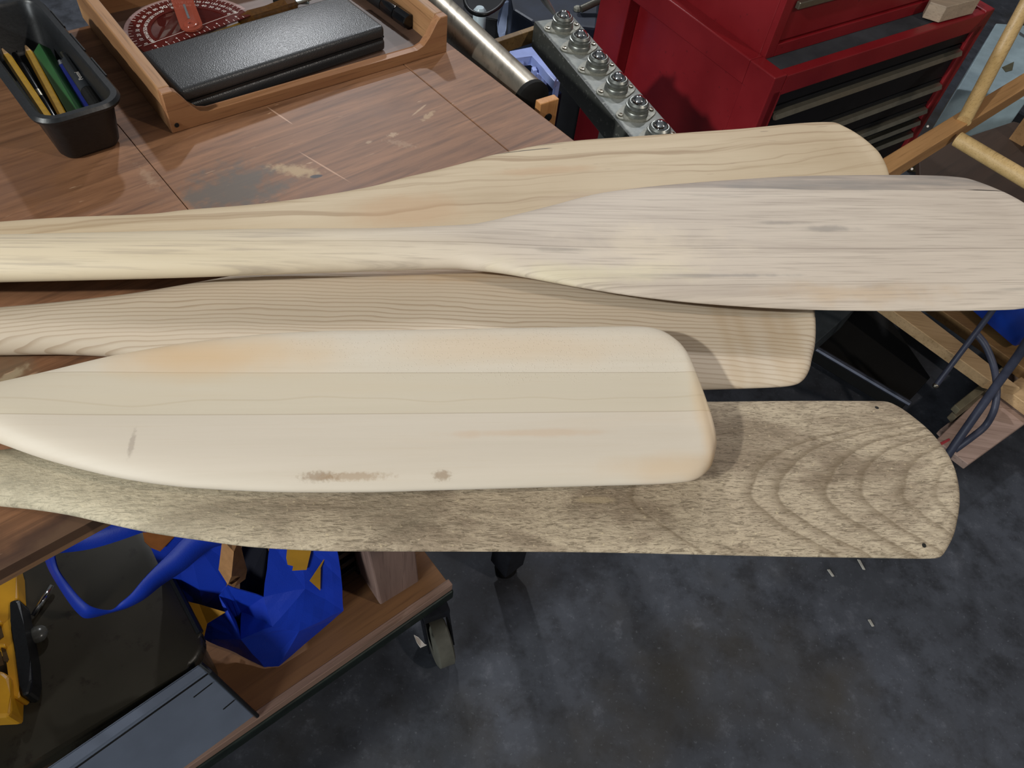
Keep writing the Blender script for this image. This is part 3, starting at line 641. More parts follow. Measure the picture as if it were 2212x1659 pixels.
bm = NB(); tube(bm, [b - d * .0095, b], [.0045, .003], 8); obj('worn_end', bm, plain('grey_end', '6a6a70', .5), t)
t, a, b, L = stick('black_pen', 'black ballpoint pen with ribbed grip in the black bin', 'pen', inb(215, 236, .024), inb(134, 114, .030), .0062, M_BLACK)
d = (b - a).normalized(); M_PEN = plain('pen_barrel', '25272a', .45)
bm = NB(); tube(bm, [a + d * x for x in (.030, L - .020, L - .014)], [.0062, .0060, .0048], 16); obj('barrel', bm, M_PEN, t, smooth=True)
bm = NB(); xs = []; rs = []
for k in range(14): xs += [a + d * (.002 + k * .002), a + d * (.003 + k * .002)]; rs += [.0060, .0066]
tube(bm, xs, rs, 16); obj('ribbed_grip', bm, M_RUBBER, t)
bm = NB(); tube(bm, [a + d * (L - .013), a + d * (L - .001)], .0024, 10); obj('push_button', bm, M_STEEL, t, smooth=True)
bm = NB(); u_ = d; up_ = Vector((0, 0, 1)); sd = up_.cross(u_).normalized(); nz_ = u_.cross(sd)
MM = Matrix.Identity(4)
for i, vv in enumerate((u_, sd, nz_)):
    for j in range(3): MM[j][i] = vv[j]
tm = a + d * (L * .48); MM.translation = tm + nz_ * .00625; text_bm(bm, 'Pentel', .0055, MM); obj('pen_lettering', bm, M_WHITE, t)
bm = NB(); box(bm, L - .045, L - .012, -.0014, .0014, .0062, .0074, .0003)
bm.transform(Matrix.Translation(a) @ (MM.to_3x3().to_4x4())); obj('pocket_clip', bm, M_BLACK, t)
t, a, b, L = stick('craft_knife', 'slim black knife handle between the two yellow pencils in the bin', 'knife', inb(129, 275, .007), inb(32, 118, .011), .006, M_BLACK)
d = (b - a).normalized(); bm = NB(); tube(bm, [a + d * L * x for x in (0, .05, .3, .42, .5, .8, 1)], [.003, .004, .0048, .0035, .0044, .0048, .003], 12); obj('handle', bm, M_GLOSSB, t, smooth=True)
bm = NB(); tube(bm, [a + d * L * .38, a + d * L * .47], .0040, 12); obj('brass_collar', bm, M_STEEL, t, smooth=True)
# ============================================================ PIPE RAIL beside the bench
z0 = T - .012; A = P(978, 0, z0); B = P(1181, 186, z0); d = (B - A).normalized(); nrm = Vector((0, 0, 1)).cross(d).normalized()
if nrm.dot(TF.translation - A) > 0 and (KC - A).dot(nrm) < 0: nrm = -nrm
side = -1 if ((Vector((-.145, .872, z0)) - A).dot(nrm) < 0) else 1
nrm *= side; RP = .022; off = nrm * RP * .9 + Vector((0, 0, -RP * .55))
bp = B + off - d * .002; ap = A + off - d * .5
rail = thing('pipe_rail', 'stainless steel pipe running along the far edge of the workbench', 'pipe', bp)
bm = NB(); tube(bm, [ap, bp], RP, 36); obj('pipe', bm, woodm('stainless', '8f877b', 'b2a999', '5e564a', 1, .6, .36, .4), rail, world=True, smooth=True)
rail.children[0].data.materials[0].node_tree.nodes['Principled BSDF'].inputs['Metallic'].default_value = .85
bm = NB(); tube(bm, [bp - d * .002, bp + d * .004, bp + d * .007], [RP + .001, RP + .001, RP - .003], 36); obj('end_cap', bm, M_RUBBER, rail, world=True, smooth=True)
zb = T - .003
c0 = P(1157, 215, zb); c1 = P(1197, 203, zb)
WF = frame(c0, c1)
blk = thing('bracket_block', 'small oak block with a drilled hole beneath the capped pipe end', 'block', WF)
bw = (c1 - c0).length; bd = (WF.inverted() @ P(1166, 226, zb)).y
M_BLK = woodm('oak_block', 'a8703e', 'c08a55', '70481f', 2, 2)
bm = NB(); box(bm, 0, bw, bd, 0, -.055, 0, .001); obj('block', bm, M_BLK, blk)
bm = NB(); lathe(bm, [(0, 0), (.0048, 0), (.0048, .0015), (0, .0015)], Matrix.Translation((bw * .50, bd - .0002, -.020)) @ Matrix.Rotation(PI / 2, 4, 'X'), 16); obj('drilled_hole', bm, M_RUBBER, blk)
# ============================================================ BALL TRANSFER STAND
SZ = .76
e0 = P(1154, 46, SZ); e1 = P(1360, 295, SZ); SF = frame(e0, e1); SI = SF.inverted()
r0 = SI @ P(1251, 50, SZ); r1 = SI @ P(1466, 288, SZ); hgt = .042
BWd = (r0.y + r1.y) / 2; LB = .46
stand = thing('ball_transfer_stand', 'grey steel work support stand topped with a row of ball rollers', 'stand', SF)
g = G('worn_grey_paint', .5, .2, .4); v = g.co(); n = g.noise(v, 30, 6, .7); n2 = g.noise(v, 160, 3)
c = g.mix(g.ramp(n, [(.35, 0.0), (.65, 1.0)]), H('6c716e'), H('8a8b86')); q = g.xyz(v)
ed = g.op('MULTIPLY', g.sm(g.op('ABSOLUTE', g.op('ADD', q[1], g.op('MULTIPLY', g.op('SUBTRACT', n, .5), .01))), .007, .003), 1.0)
c = g.mix(g.op('MULTIPLY', ed, .85), c, H('2c2d29')); c = g.mix(g.op('MULTIPLY', g.sm(n2, .58, .7), .5), c, H('8f8e88')); g.col(c); g.bump(n, .2, .001); M_GREYP = g.m
sgn = 1 if BWd > 0 else -1
bm = NB(); y0, y1 = sorted((0, BWd)); box(bm, -.002, LB, y0, y1, -hgt, 0, .003, None, 2); obj('beam', bm, M_GREYP, stand, smooth=True)
fc = [SI @ P(px, py, SZ) for px, py in ((1214, 60), (1253, 103), (1291, 147), (1333, 197), (1377, 247), (1423, 298))]
sp_ = (fc[-1].x - fc[0].x) / 5
M_CUP = plain('cast_zinc_cup', '8b8d88', .38, .85, .5, .25, 200)
first = None
for k in range(8):
    cx = fc[0].x + sp_ * k; cy = BWd * .50
    if first is None:
        bm = NB(); oe = []
        for i in range(40):
            a = 2 * PI * i / 40; r_ = .0195 + .0085 * abs(math.sin(a)) ** 8
            oe.append(Vector((r_ * math.cos(a), r_ * math.sin(a), 0)))
        prism(bm, oe, (0, 0, .0018), .0004, 1)
        fm = obj('ball_unit', bm, M_ZINC, stand); fm.location = (cx, cy, 0); fm.scale = (1.1, 1.1, 1.1)
        bm = NB(); lathe(bm, [(.0155, .0018), (.0150, .006), (.0142, .0068), (.0142, .0105), (.0150, .0115), (.0146, .0130), (.0132, .0134), (.0132, .0155), (.0108, .0178), (.0100, .0178), (.0100, .012)], None, 32); cup = obj('cup', bm, M_CUP, fm, smooth=True)
        bm = NB(); ball(bm, (0, 0, .0150), .0098, 28, 16); bl_ = obj('steel_ball', bm, M_CHROME, fm, smooth='all')
        sc = []
        for s_ in (-1, 1):
            bm = NB(); lathe(bm, [(.0034, .0018), (.0030, .0034), (.0012, .0038), (.0010, .0030), (0, .0030)], Matrix.Translation((0, s_ * .0222, 0)), 14); sc.append(obj('screw', bm, M_STEEL, fm, smooth=True))
        for ch in (cup, bl_, *sc): WM[ch.name] = None
        first = fm
    else:
        f2 = first.copy(); COL.objects.link(f2); f2.parent = stand; f2.location = (cx, cy, 0)
        for ch in first.children:
            c2_ = ch.copy(); COL.objects.link(c2_); c2_.parent = f2
# the stand's post and feet, reaching the floor
bm = NB(); box(bm, LB * .5 - .02, LB * .5 + .02, BWd * .5 - .02, BWd * .5 + .02, -SZ + .03, -hgt, .002); obj('post', bm, M_GREYP, stand)
bm = NB(); box(bm, LB * .5 - .18, LB * .5 + .18, BWd * .5 - .02, BWd * .5 + .02, -SZ, -SZ + .03, .002); obj('foot', bm, M_GREYP, stand)
# ============================================================ RED TOOL CHEST
LZ = .70
A = P(1675, 169, LZ); CFm = frame(A, P(2140, 22, LZ)); CIv = CFm.inverted(); CFm.translation.z = 0
def cl_(px, py, z): q = P(px, py, z); q.z = 0; return CFm.inverted() @ q
LW = cl_(2150, 18, LZ).x; LD = .46
uf = cl_(1634, 129, LZ)
def red(name, c1, c2):
    g = G(name, .36, 0, .45); v = g.co(); n = g.noise(v, 7, 5, .6); n2 = g.noise(v, 120, 3)
    c = g.mix(g.ramp(n, [(.3, 0.0), (.7, 1.0)]), H(c1), H(c2)); c = g.mix(g.op('MULTIPLY', g.sm(n2, .66, .74), .5), c, H('3a0f12'))
    g.col(c); g.rough(g.ramp(n, [(.3, .3), (.7, .5)])); return g.m
M_RED = red('red_enamel', '74141a', '861c22')
M_MAT = plain('ledge_mat', '35363a', .85, 0, .2, .35, 14); M_DRW = plain('black_drawer', '131417', .45, 0, .3, .2, 40)
M_HAN = plain('aluminium_handle', '8a8272', .32, .8, .5, .12, 60)
low = thing('tool_cabinet', 'red steel roller cabinet with black drawers behind the paddles', 'tool cabinet', CFm)
b0 = .12
def LP(px, py):   # point on the front plane of the cabinet
    q = PP(px, py, CFm.translation, CFm.to_3x3() @ Vector((0, 1, 0))); return CFm.inverted() @ q
bm = NB()
box(bm, .030, LW - .030, .020, LD - .01, b0, LZ - .010, .002); obj('carcass', bm, M_RED, low)
for s_ in (0, 1):
    x0, x1 = (0, .030) if s_ == 0 else (LW - .030, LW)
    bm = NB()
    for yy0, yy1, zz0, zz1 in ((0, .060, b0, LZ), (LD - .085, LD, b0, LZ), (.060, LD - .085, LZ - .045, LZ), (.060, LD - .085, b0, b0 + .06)): box(bm, x0, x1, yy0, yy1, zz0, zz1, .002)
    obj('side_frame', bm, M_RED, low)
bm = NB()
box(bm, .030, LW - .030, 0, .020, LZ - .040, LZ - .003, .0015); box(bm, .012, LW - .012, 0, .020, b0, b0 + .03, .0015)
box(bm, .012, .034, 0, .020, b0, LZ - .03, .0015); box(bm, LW - .034, LW - .012, 0, .020, b0, LZ - .03, .0015); obj('front_frame', bm, M_RED, low)
bm = NB(); box(bm, .030, LW - .030, .020, LD - .01, LZ - .010, LZ - .005, .001); obj('ledge_mat', bm, M_MAT, low)
h1 = LP(1690, 245); h1b = LP(2102, 87); h2 = LP(1850, 252); h2b = LP(2040, 178); h3 = LP(1870, 285)
zs = [.632, .557, .500, .471, .44, b0 + .035]
bm = NB(); box(bm, .034, LW - .034, .006, .020, .636, LZ - .040, .001); obj('top_rail', bm, M_DRW, low)
for k in range(5):
    bm = NB(); box(bm, .037, LW - .037, .006, .020, zs[k + 1] + .003, zs[k], .001); dr = obj('drawer', bm, M_DRW, low)
    bm = NB(); zt = zs[k] - .010
    prism(bm, [Vector((.039, -.002, zt - .010)), Vector((.039, -.007, zt - .008)), Vector((.039, -.003, zt)), Vector((.039, .006, zt + .001)), Vector((.039, .006, zt - .001))], (LW - .078, 0, 0)); obj('drawer_handle', bm, M_HAN, dr)
for x_, y_ in ((.06, .07), (LW - .06, .07), (.06, LD - .07), (LW - .06, LD - .07)):
    bm = NB(); tube(bm, [(x_ - .015, y_, .05), (x_ + .015, y_, .05)], .05, 24); box(bm, x_ - .02, x_ + .02, y_ - .02, y_ + .02, .10, b0); obj('caster', bm, M_RUBBER, low)
UF = CFm.copy(); UF = Matrix.Translation(Vector((0, 0, LZ - .0045))) @ UF
upc = thing('tool_chest', 'red steel top chest standing on the roller cabinet', 'tool chest', UF)
ux = .031; uy = uf.y; UH = .34
bm = NB(); box(bm, ux, LW - .031, uy + .012, LD - .012, 0, UH, .002); obj('chest_body', bm, M_RED, upc)
bm = NB(); box(bm, ux, ux + .022, uy, uy + .012, 0, UH, .001); box(bm, LW - .053, LW - .031, uy, uy + .012, 0, UH, .001); box(bm, ux + .022, LW - .053, uy, uy + .012, 0, .022, .001); obj('front_frame', bm, M_RED, upc)
for k in range(4):
    z_ = .026 + k * .075
    bm = NB(); box(bm, ux + .025, LW - .056, uy + .003, uy + .013, z_, z_ + .071, .001); dr = obj('drawer', bm, M_RED, upc)
    if k != 3 or True:
        bm = NB(); box(bm, ux + .030, LW - .061, uy - .006, uy + .003, z_ + .056, z_ + .068, .0015); obj('drawer_handle', bm, M_HAN, dr)
# ---- dusty wood offcut at the top, hung in front of the chest
oz = LZ + .03
M_OFF = woodm('dusty_offcut', '9a8a78', 'b09c86', '6a5a4c', 0, 2)
bm = NB(); prism(bm, [P(2010, 4, oz), P(2046, 15, oz), P(2120, -4, oz), P(2112, -12, oz), P(2012, -8, oz)], (0, 0, -.030), .001)
tag(obj('wood_offcut', bm, M_OFF), 'dusty pale wood offcut on the ledge of the red cabinet at the top', 'offcut')
# ============================================================ FRAME WITH DOWELS at the right
M_PINE = woodm('pine_beam', 'a3794c', 'b98c5c', '7a5530', 0, 1.2, .55, .5)
M_DOWEL = woodm('dowel_wood', 'b39461', 'c4a573', '7c6238', 0, 2.2, .5, .6)
RZ = .62
a0, a1 = P(1900, 346, RZ), P(2260, 128, RZ)
RF = frame(a0, a1); RI = RF.inverted()
w0 = RI @ P(1915, 378, RZ)
rack = thing('dowel_rack', 'pine frame beam with two round dowels at the right of the red cabinet', 'rack', RF)
LBm = (a1 - a0).length + .25
bm = NB(); box(bm, -.14, LBm, -.030, 0, -.030, 0, .0015); obj('beam', bm, M_PINE, rack)
o1 = P(2082, 262, RZ + .002); o2 = P(2225, -8, RZ + .12)
bm = NB(); tube(bm, [o1, o1.lerp(o2, .5), o2, o2 + (o2 - o1) * .3], [.0125, .0128, .0128, .0128], 20); obj('dowel', bm, M_DOWEL, rack, world=True, smooth=True)
o1 = P(2068, 300, RZ - .014); o2 = P(2240, 402, RZ - .014)
bm = NB(); tube(bm, [o1, o2, o2 + (o2 - o1) * .5], [.0135, .0138, .0138], 20); obj('dowel', bm, M_DOWEL, rack, world=True, smooth=True)
for px, py in ((2004, 273), (1952, 356), (1970, 365)):
    bm = NB(); ball(bm, P(px, py, RZ + .0 if py < 300 else RZ - .012), .0022, 10, 6); obj('screw_head', bm, M_WHITE, rack, world=True)
for x_ in (LBm - .05,):
    bm = NB(); box(bm, x_ - .018, x_ + .018, -.033, .003, -RZ, -.030, .0015); obj('post', bm, M_PINE, rack)
# pale blue-grey plate box behind the dowel
M_PALE = plain('pale_grey_enamel', '8b9ca2', .35, .1, .4, .12, 30)
EZ = .40
c = [P(2068, 192, EZ), P(2152, 50, EZ), P(2290, 60, EZ), P(2220, 215, EZ)]
eb = thing('equipment_box', 'pale blue grey metal box half hidden by the slanting dowel', 'box', P(2150, 150, 0))
bm = NB(); prism(bm, c, (0, 0, -.12), .003); obj('housing', bm, M_PALE, eb, world=True)
bm = NB(); prism(bm, [P(2164, 146, EZ), P(2190, 134, EZ), P(2186, 152, EZ), P(2172, 156, EZ)][::1], (0, 0, .0012)); obj('slot', bm, plain('olive_slot', '4a4632', .6), eb, world=True)
bm = NB(); prism(bm, [P(2202, 70, EZ), P(2214, 78, EZ), P(2213, 84, EZ), P(2200, 76, EZ)], (0, 0, .002)); obj('clip', bm, M_CHROME, eb, world=True)
bm = NB(); prism(bm, [P(2068, 192, EZ - .12), P(2152, 50, EZ - .12), P(2290, 60, EZ - .12), P(2220, 215, EZ - .12)], (0, 0, -(EZ - .12)), .003); obj('plinth', bm, plain('khaki_panel', '4d4431', .7), eb, world=True)
M_BRN = woodm('brown_veneer', '30231a', '3a2a1f', '1d1510', 0, .7, .6, .4)
bm = NB(); prism(bm, [P(1985, 330, .36), P(2190, 262, .36), P(2420, 320, .36), P(2200, 520, .36), P(1990, 520, .36)], (0, 0, -.018), .002); obj('lower_shelf', bm, M_BRN, rack, world=True)
# ============================================================ PALLET AND STEEL STAND lower right
M_P1 = woodm('pallet_pine', 'a98a62', 'c2a077', '6f4e2e', 0, 1.2, .6, .4)
M_P2 = woodm('pallet_pink', '9c8274', 'b89c8e', '6a5044', 0, 1.0, .6, .5)
pal = thing('wooden_pallet', 'rough timber pallet on the floor at the lower right', 'pallet', P(2120, 880, 0))
def plank(px4, z, th, mat, name='plank', parent=pal):
    bm = NB(); prism(bm, [P(x, y, z) for x, y in px4], (0, 0, -th), .0015, 1); return obj(name, bm, mat, parent, world=True)
plank([(2022, 950), (2092, 1003), (2400, 780), (2290, 690)], .085, .020, M_P2)
plank([(2032, 926), (2040, 934), (2300, 745), (2290, 735)], .062, .020, M_P2)
plank([(2056, 890), (2066, 902), (2290, 730), (2280, 715)], .085, .022, plain('grey_plank', '6e6350', .7, 0, .3, .3, 30))
plank([(2062, 874), (2074, 886), (2290, 716), (2280, 700)], .108, .018, plain('grey_plank2', '6c6450', .7, 0, .3, .3, 30))
plank([(1860, 622), (1925, 622), (2205, 838), (2138, 822)], .150, .028, M_P1, 'bearer')
plank([(1965, 622), (2060, 622), (2300, 790), (2235, 812)], .140, .030, woodm('pallet_tan', '6d5030', '8a683e', '4a3420', 0, 1.2, .6, .4), 'bearer')
plank([(2170, 838), (2240, 790), (2300, 880), (2260, 905)], .118, .028, M_P1, 'bearer')
M_LAS = plain('red_crayon', 'c0444a', .7)
for p4_ in ([(2030, 957), (2050, 947), (2053, 951), (2034, 962)],):
    bm = NB(); prism(bm, [P(x, y, .0856) for x, y in p4_], (0, 0, .0006)); obj('red_mark', bm, M_LAS, pal, world=True)
bm = NB(); prism(bm, [P(x, y, .1086) for x, y in ((2118, 832), (2134, 822), (2136, 826), (2120, 837))], (0, 0, .0006)); obj('red_mark', bm, M_LAS, pal, world=True)
bm = NB(); prism(bm, [P(x, y, .155) for x, y in ((2060, 640), (2190, 752), (2320, 700), (2200, 600))], (0, 0, .10), .008, 2)
tag(obj('blue_tub', bm, plain('blue_tub_plastic', '10348c', .4, 0, .4, .3, 20), smooth=True), 'blue plastic tub on the pallet at the right edge', 'tub')
M_TREST = plain('slate_paint', '3d3f4e', .5, .1, .4, .2, 40)
sb = thing('steel_trestle', 'dark steel trestle with a curved brace in front of the pallet', 'trestle', P(2060, 980, 0))
def rod(px, r, name, n=12): 
    bm = NB(); tube(bm, cr([P(*q_) for q_ in px], 5), r, n); return obj(name, bm, M_TREST, sb, world=True, smooth=True)
rod([(2022, 832, .175), (2090, 742, .27), (2155, 655, .37), (2230, 540, .52)], .0058, 'leg')
rod([(2004, 1052, .01), (2048, 982, .115), (2140, 850, .26), (2215, 745, .42), (2300, 600, .62)], .0082, 'leg')
rod([(2106, 718, .29), (2128, 745, .28), (2146, 790, .26), (2153, 835, .245), (2149, 880, .22), (2130, 918, .18), (2100, 944, .16), (2062, 972, .125)], .0068, 'curved_brace')
bm = NB(); ball(bm, P(2021, 833, .175), .0062, 12, 8); obj('bolt', bm, M_STEEL, sb, world=True)
# low dark platform with a rail under the blades
lp = thing('machine_base', 'low black machine base with a grey steel rail on the floor behind the blades', 'machine base', P(1860, 790, 0))
bm = NB(); prism(bm, [P(1762, 745, .05), P(1962, 866, .05), P(2010, 815, .05), P(1890, 640, .05), P(1820, 620, .05)], (0, 0, -.05), .002); obj('plate', bm, plain('black_plate', '131211', .7, 0, .2, .3, 8), lp, world=True)
bm = NB(); tube(bm, [P(1745, 742, .055), P(1966, 872, .055)], .007, 8); obj('rail', bm, plain('grey_rail', '41434e', .4, .5), lp, world=True)
bm = NB(); prism(bm, [P(1700, 700, .12), P(1762, 742, .12), P(1840, 672, .12), P(1900, 600, .12), P(1760, 600, .12)], (0, 0, -.06), .002); obj('upright_plate', bm, plain('slate_panel', '34393c', .5), lp, world=True)
# ============================================================ CLUTTER between pipe and stand
bm = NB(); prism(bm, [P(1066, 84, .745), P(1156, 54, .745), P(1160, 62, .745), P(1072, 92, .745)], (0, 0, -.022), .001)
obj('cross_strip', bm, woodm('strip_wood', '6b5334', '84683f', '3d2c18', 0, 1), stand, world=True)
M_BW = plain('pale_blue_plastic', '8e9cd0', .3, 0, .4, .2, 12); M_BD = plain('navy_plastic', '1c2540', .4, 0, .4, .3, 12)
cr_ = thing('plastic_crate', 'pale blue plastic crate with open ribs below the pipe end', 'crate', P(1150, 160, 0))
zc = .50
bm = NB(); prism(bm, [P(1100, 110, zc), P(1150, 100, zc), P(1205, 165, zc), P(1198, 176, zc), P(1150, 120, zc), P(1108, 126, zc)], (0, 0, -.02), .002); obj('rim', bm, M_BW, cr_, world=True)
for x_, y_ in ((1120, 130), (1148, 145), (1172, 150), (1198, 168)):
    bm = NB(); prism(bm, [P(x_, y_, zc - .01), P(x_ + 9, y_ - 2, zc - .01), P(x_ + 13, y_ + 6, zc - .01), P(x_ + 4, y_ + 8, zc - .01)], (0, 0, -.16), .001); obj('rib', bm, M_BW, cr_, world=True)
bm = NB(); prism(bm, [P(1116, 160, zc - .05), P(1180, 150, zc - .05), P(1184, 156, zc - .05), P(1120, 167, zc - .05)], (0, 0, -.02), .001); obj('cross_rib', bm, M_BW, cr_, world=True)
bm = NB(); prism(bm, [P(1100, 150, zc - .12), P(1160, 135, zc - .12), P(1215, 200, zc - .12), P(1140, 235, zc - .12)], (0, 0, -(zc - .12)), .003); obj('crate_base', bm, M_BD, cr_, world=True)
cb = NB(); tube(cb, cr([P(1004, -20, .66), P(1006, 8, .66), P(1020, 26, .66), P(1044, 32, .66), P(1068, 22, .66), P(1086, 4, .66), P(1092, -20, .66)], 5), .004, 10)
tag(obj('power_cable', cb, M_BLACK, smooth='all'), 'black cable loop hanging beyond the pipe at the top', 'cable')
mc = thing('bench_machine', 'dark navy bench machine casting behind the ball roller stand', 'machine', P(1200, 0, 0))
M_NAVY = plain('navy_casting', '1d2433', .45, .2, .4, .35, 18)
bm = NB(); prism(bm, [P(1096, -40, .52), P(1108, 20, .52), P(1150, 46, .52), P(1290, 60, .52), P(1300, -40, .52)], (0, 0, -.10), .006); obj('casting', bm, M_NAVY, mc, world=True)
bm = NB(); prism(bm, [P(1010, -60, .30), P(1000, 30, .30), P(1130, 50, .30), P(1280, 110, .30), P(1330, 60, .30), P(1300, -60, .30)], (0, 0, -.30), .006); obj('pedestal', bm, plain('black_pedestal', '17181c', .6, 0, .3, .4, 10), mc, world=True)
bm = NB(); prism(bm, cr([P(1094, 0, .5), P(1076, 30, .48), P(1078, 68, .44), P(1092, 70, .44), P(1096, 36, .47), P(1106, 2, .5)], 3), (0, 0, -.012), .001); obj('guard_shell', bm, plain('bluish_white_plastic', '9aa6c6', .35, 0, .4, .15, 10), mc, world=True)
bm = NB(); prism(bm, [P(1116, 0, .47), P(1110, 55, .44), P(1122, 60, .44), P(1130, 0, .47)], (0, 0, -.012), .001); obj('guard_edge', bm, plain('mid_blue_plastic', '31456e', .35), mc, world=True)
bm = NB(); lathe(bm, [(0, 0), (.009, 0), (.009, .006), (.005, .009), (0, .009)], Matrix.Translation(P(1247, 22, .52)), 8); obj('bolt_head', bm, M_ZINC, mc, world=True)
bm = NB(); tube(bm, [P(1255, 20, .53), P(1310, -6, .55)], .008, 10); obj('lever', bm, plain('grey_lever', '56544c', .4, .5), mc, world=True, smooth=True)
bm = NB(); tube(bm, [P(1196, 28, .80), P(1180, 4, .82), P(1168, -16, .84)], [.003, .005, .006], 10)
tag(obj('clear_nozzle', bm, plain('smoky_clear', '7d7f80', .15, 0, .6), smooth=True), 'smoky clear nozzle tip at the far end of the ball roller stand', 'nozzle')
bm = NB(); lathe(bm, [(0, 0), (.017, 0), (.017, .065), (.010, .074), (0, .074)], Matrix.Translation(P(1033, 76, .301)), 16)
tag(obj('white_bottle', bm, plain('white_bottle_plastic', 'b9c6cc', .3, 0, .5, .1), smooth=True), 'small pale bottle under the black cable loop', 'bottle')
# ============================================================ DOLLY under the bench
DZ = .17
DA = P(978, 1263, DZ); DF = frame(DA, P(406, 1659, DZ)); DI = DF.inverted()
# x runs along the front edge away to the left, y points toward the camera: board lies on -y
DL = .85; db = DI @ P(934, 1202, DZ)
ys_ = -1
dol = thing('dolly', 'low plywood dolly on casters pushed under the workbench', 'dolly', DF)
M_DPLY = woodm('dolly_plywood', '69482f', '845d3b', '452d1c', 0, .8, .55, .4)
M_DEDGE = woodm('dolly_edge_wood', '7e6353', '97796a', '54402f', 0, 1.5, .6, .5)
DD = .50
bm = NB(); box(bm, .004, DL, -DD, -.010, -.016, 0, .0008); obj('deck_board', bm, M_DPLY, dol)
bm = NB(); box(bm, 0, DL, -.012, 0, -.020, .001, .001); obj('edge_strip', bm, M_DEDGE, dol)
M_GRN = plain('dark_green_steel', '1d2622', .45, .3, .4, .4, 30)
bm = NB(); box(bm, -.001, DL, -.040, .004, -.048, -.020, .003); obj('steel_rail', bm, M_GRN, dol)
bm = NB(); box(bm, -.001, .04, -DD, -.041, -.048, -.017, .003); obj('steel_rail', bm, M_GRN, dol)
wc = DI @ P(950, 1385, .043)
def caster(x, y, rot):
    M = Matrix.Translation((x, y, -DZ)) @ Matrix.Rotation(rot, 4, 'Z')
    bm = NB(); tube(bm, [(0, -.015, .043), (0, -.012, .043), (0, .012, .043), (0, .015, .043)], [.037, .043, .043, .037], 32); bm.transform(M); w_ = obj('caster', bm, plain('grey_rubber_wheel', '55534a', .6, 0, .3, .2, 40), dol, smooth=True)
    bm = NB(); tube(bm, [(0, -.018, .043), (0, -.0155, .043)], .016, 20); bm.transform(M); obj('hub', bm, M_ZINC, w_, smooth=True)
    bm = NB()
    for s_ in (-1, 1): prism(bm, [Vector(p) for p in ((-.012, s_ * .020, .034), (.012, s_ * .020, .034), (.050, s_ * .020, .098), (.020, s_ * .020, .098))], (0, s_ * .003, 0))
    box(bm, .018, .054, -.022, .022, .098, .122); bm.transform(M); obj('fork', bm, M_DARKM, w_)
caster(wc.x, wc.y, math.radians(-106)); caster(.60, -.05, 0); caster(.08, -DD + .06, .4); caster(DL - .07, -DD + .06, 2)
bm = NB(); prism(bm, [P(894, 1372, .10), P(904, 1378, .10), P(916, 1392, .09), P(922, 1394, .09), P(908, 1400, .09), P(900, 1388, .10)], (0, 0, .003), .0005)
tag(obj('paper_scrap', bm, M_WHITE), 'torn white paper scrap caught beside the dolly caster', 'scrap')
# ---- timber post stub on the dolly
def dsk(px, py): q = P(px, py, DZ); return q
q0 = P(822, 1308, DZ + .001); q1 = P(906, 1256, DZ + .001); ql = P(800, 1286, DZ + .001)
ex_ = (q1 - q0); ey_ = ql - q0; ey_ = ey_ - ex_.normalized() * ey_.dot(ex_.normalized()); ey_ = ey_.normalized() * .075
bm = NB(); prism(bm, [q0, q1, q1 + ey_, q0 + ey_], (-.015, -.01, .36), .003)
tag(obj('timber_post', bm, woodm('weathered_post', '735b52', '8b7166', '54403a', 2, 1.2, .65, .5)), 'grey brown timber post stub standing on the dolly corner', 'post')
q2 = P(735, 1250, DZ); 
ct = thing('slatted_crate', 'black slatted plastic crate between the blue bag and the timber post', 'crate', P(760, 1230, DZ))
CT = frame(P(752, 1256, DZ + .001), P(787, 1232, DZ + .001)); CTi = WM[ct.name].inverted() @ CT
for k in range(6):
    bm = NB(); box(bm, -.030, .018, 0, .008, .02 + .035 * k, .035 + .035 * k, .001); bm.transform(CTi); obj('slat', bm, M_BLACK, ct)
for x_ in (-.038, .018):
    bm = NB(); box(bm, x_, x_ + .008, -.002, .065, 0, .25, .002); bm.transform(CTi); obj('corner_post', bm, M_BLACK, ct)
bm = NB(); box(bm, -.028, .016, .012, .06, .002, .22, .002); bm.transform(CTi); obj('grey_liner', bm, plain('grey_liner_plastic', '6a6668', .5, 0, .4, .5, 120), ct)
# ---- big smoky tote
TZ = .285
tc = P(450, 1428, TZ); tr_ = P(275, 1160, TZ); tf = P(92, 1645, TZ)
TFm = frame(tc, tf); TIv = TFm.inverted(); qd = TIv @ tr_
TFm.translation.z = DZ + .002; TIv = TFm.inverted()
tote = thing('storage_tote', 'large dark olive brown smoky plastic tote on the dolly', 'tote', TFm)
g = G('smoky_olive_plastic', .38, 0, .4); v = g.co(); n = g.noise(v, 5, 4); n2 = g.noise(v, 38, 5, .7)
c = g.mix(g.ramp(n, [(.3, 0.0), (.7, 1.0)]), H('26231c'), H('37332a')); c = g.mix(g.op('MULTIPLY', g.sm(n2, .58, .68), .55), c, H('1d1511'))
g.col(c); g.bump(n2, .1, .001); M_TOTE = g.m
th_ = TZ - DZ; TL, TD = .70, .46
bm = NB(); prism(bm, [Vector((x, y - TD, 0)) for x, y in rrect(TL, TD, .03)], (0, 0, th_ - .02), .0); obj('tub', bm, M_TOTE, tote)
bm = NB(); prism(bm, [Vector((x - .008, y - TD - .010, th_ - .03)) for x, y in rrect(TL + .016, TD + .004, .035)], (0, 0, .03), .008, 3); obj('lid', bm, M_TOTE, tote, smooth=True)
bm = NB(); tube(bm, [Vector((-.007, y, th_ + .001)) for y in (-.04, -.15, -.30, -TD + .03)], .0045, 8); obj('lid_rim', bm, M_BLACK, tote, smooth=True)
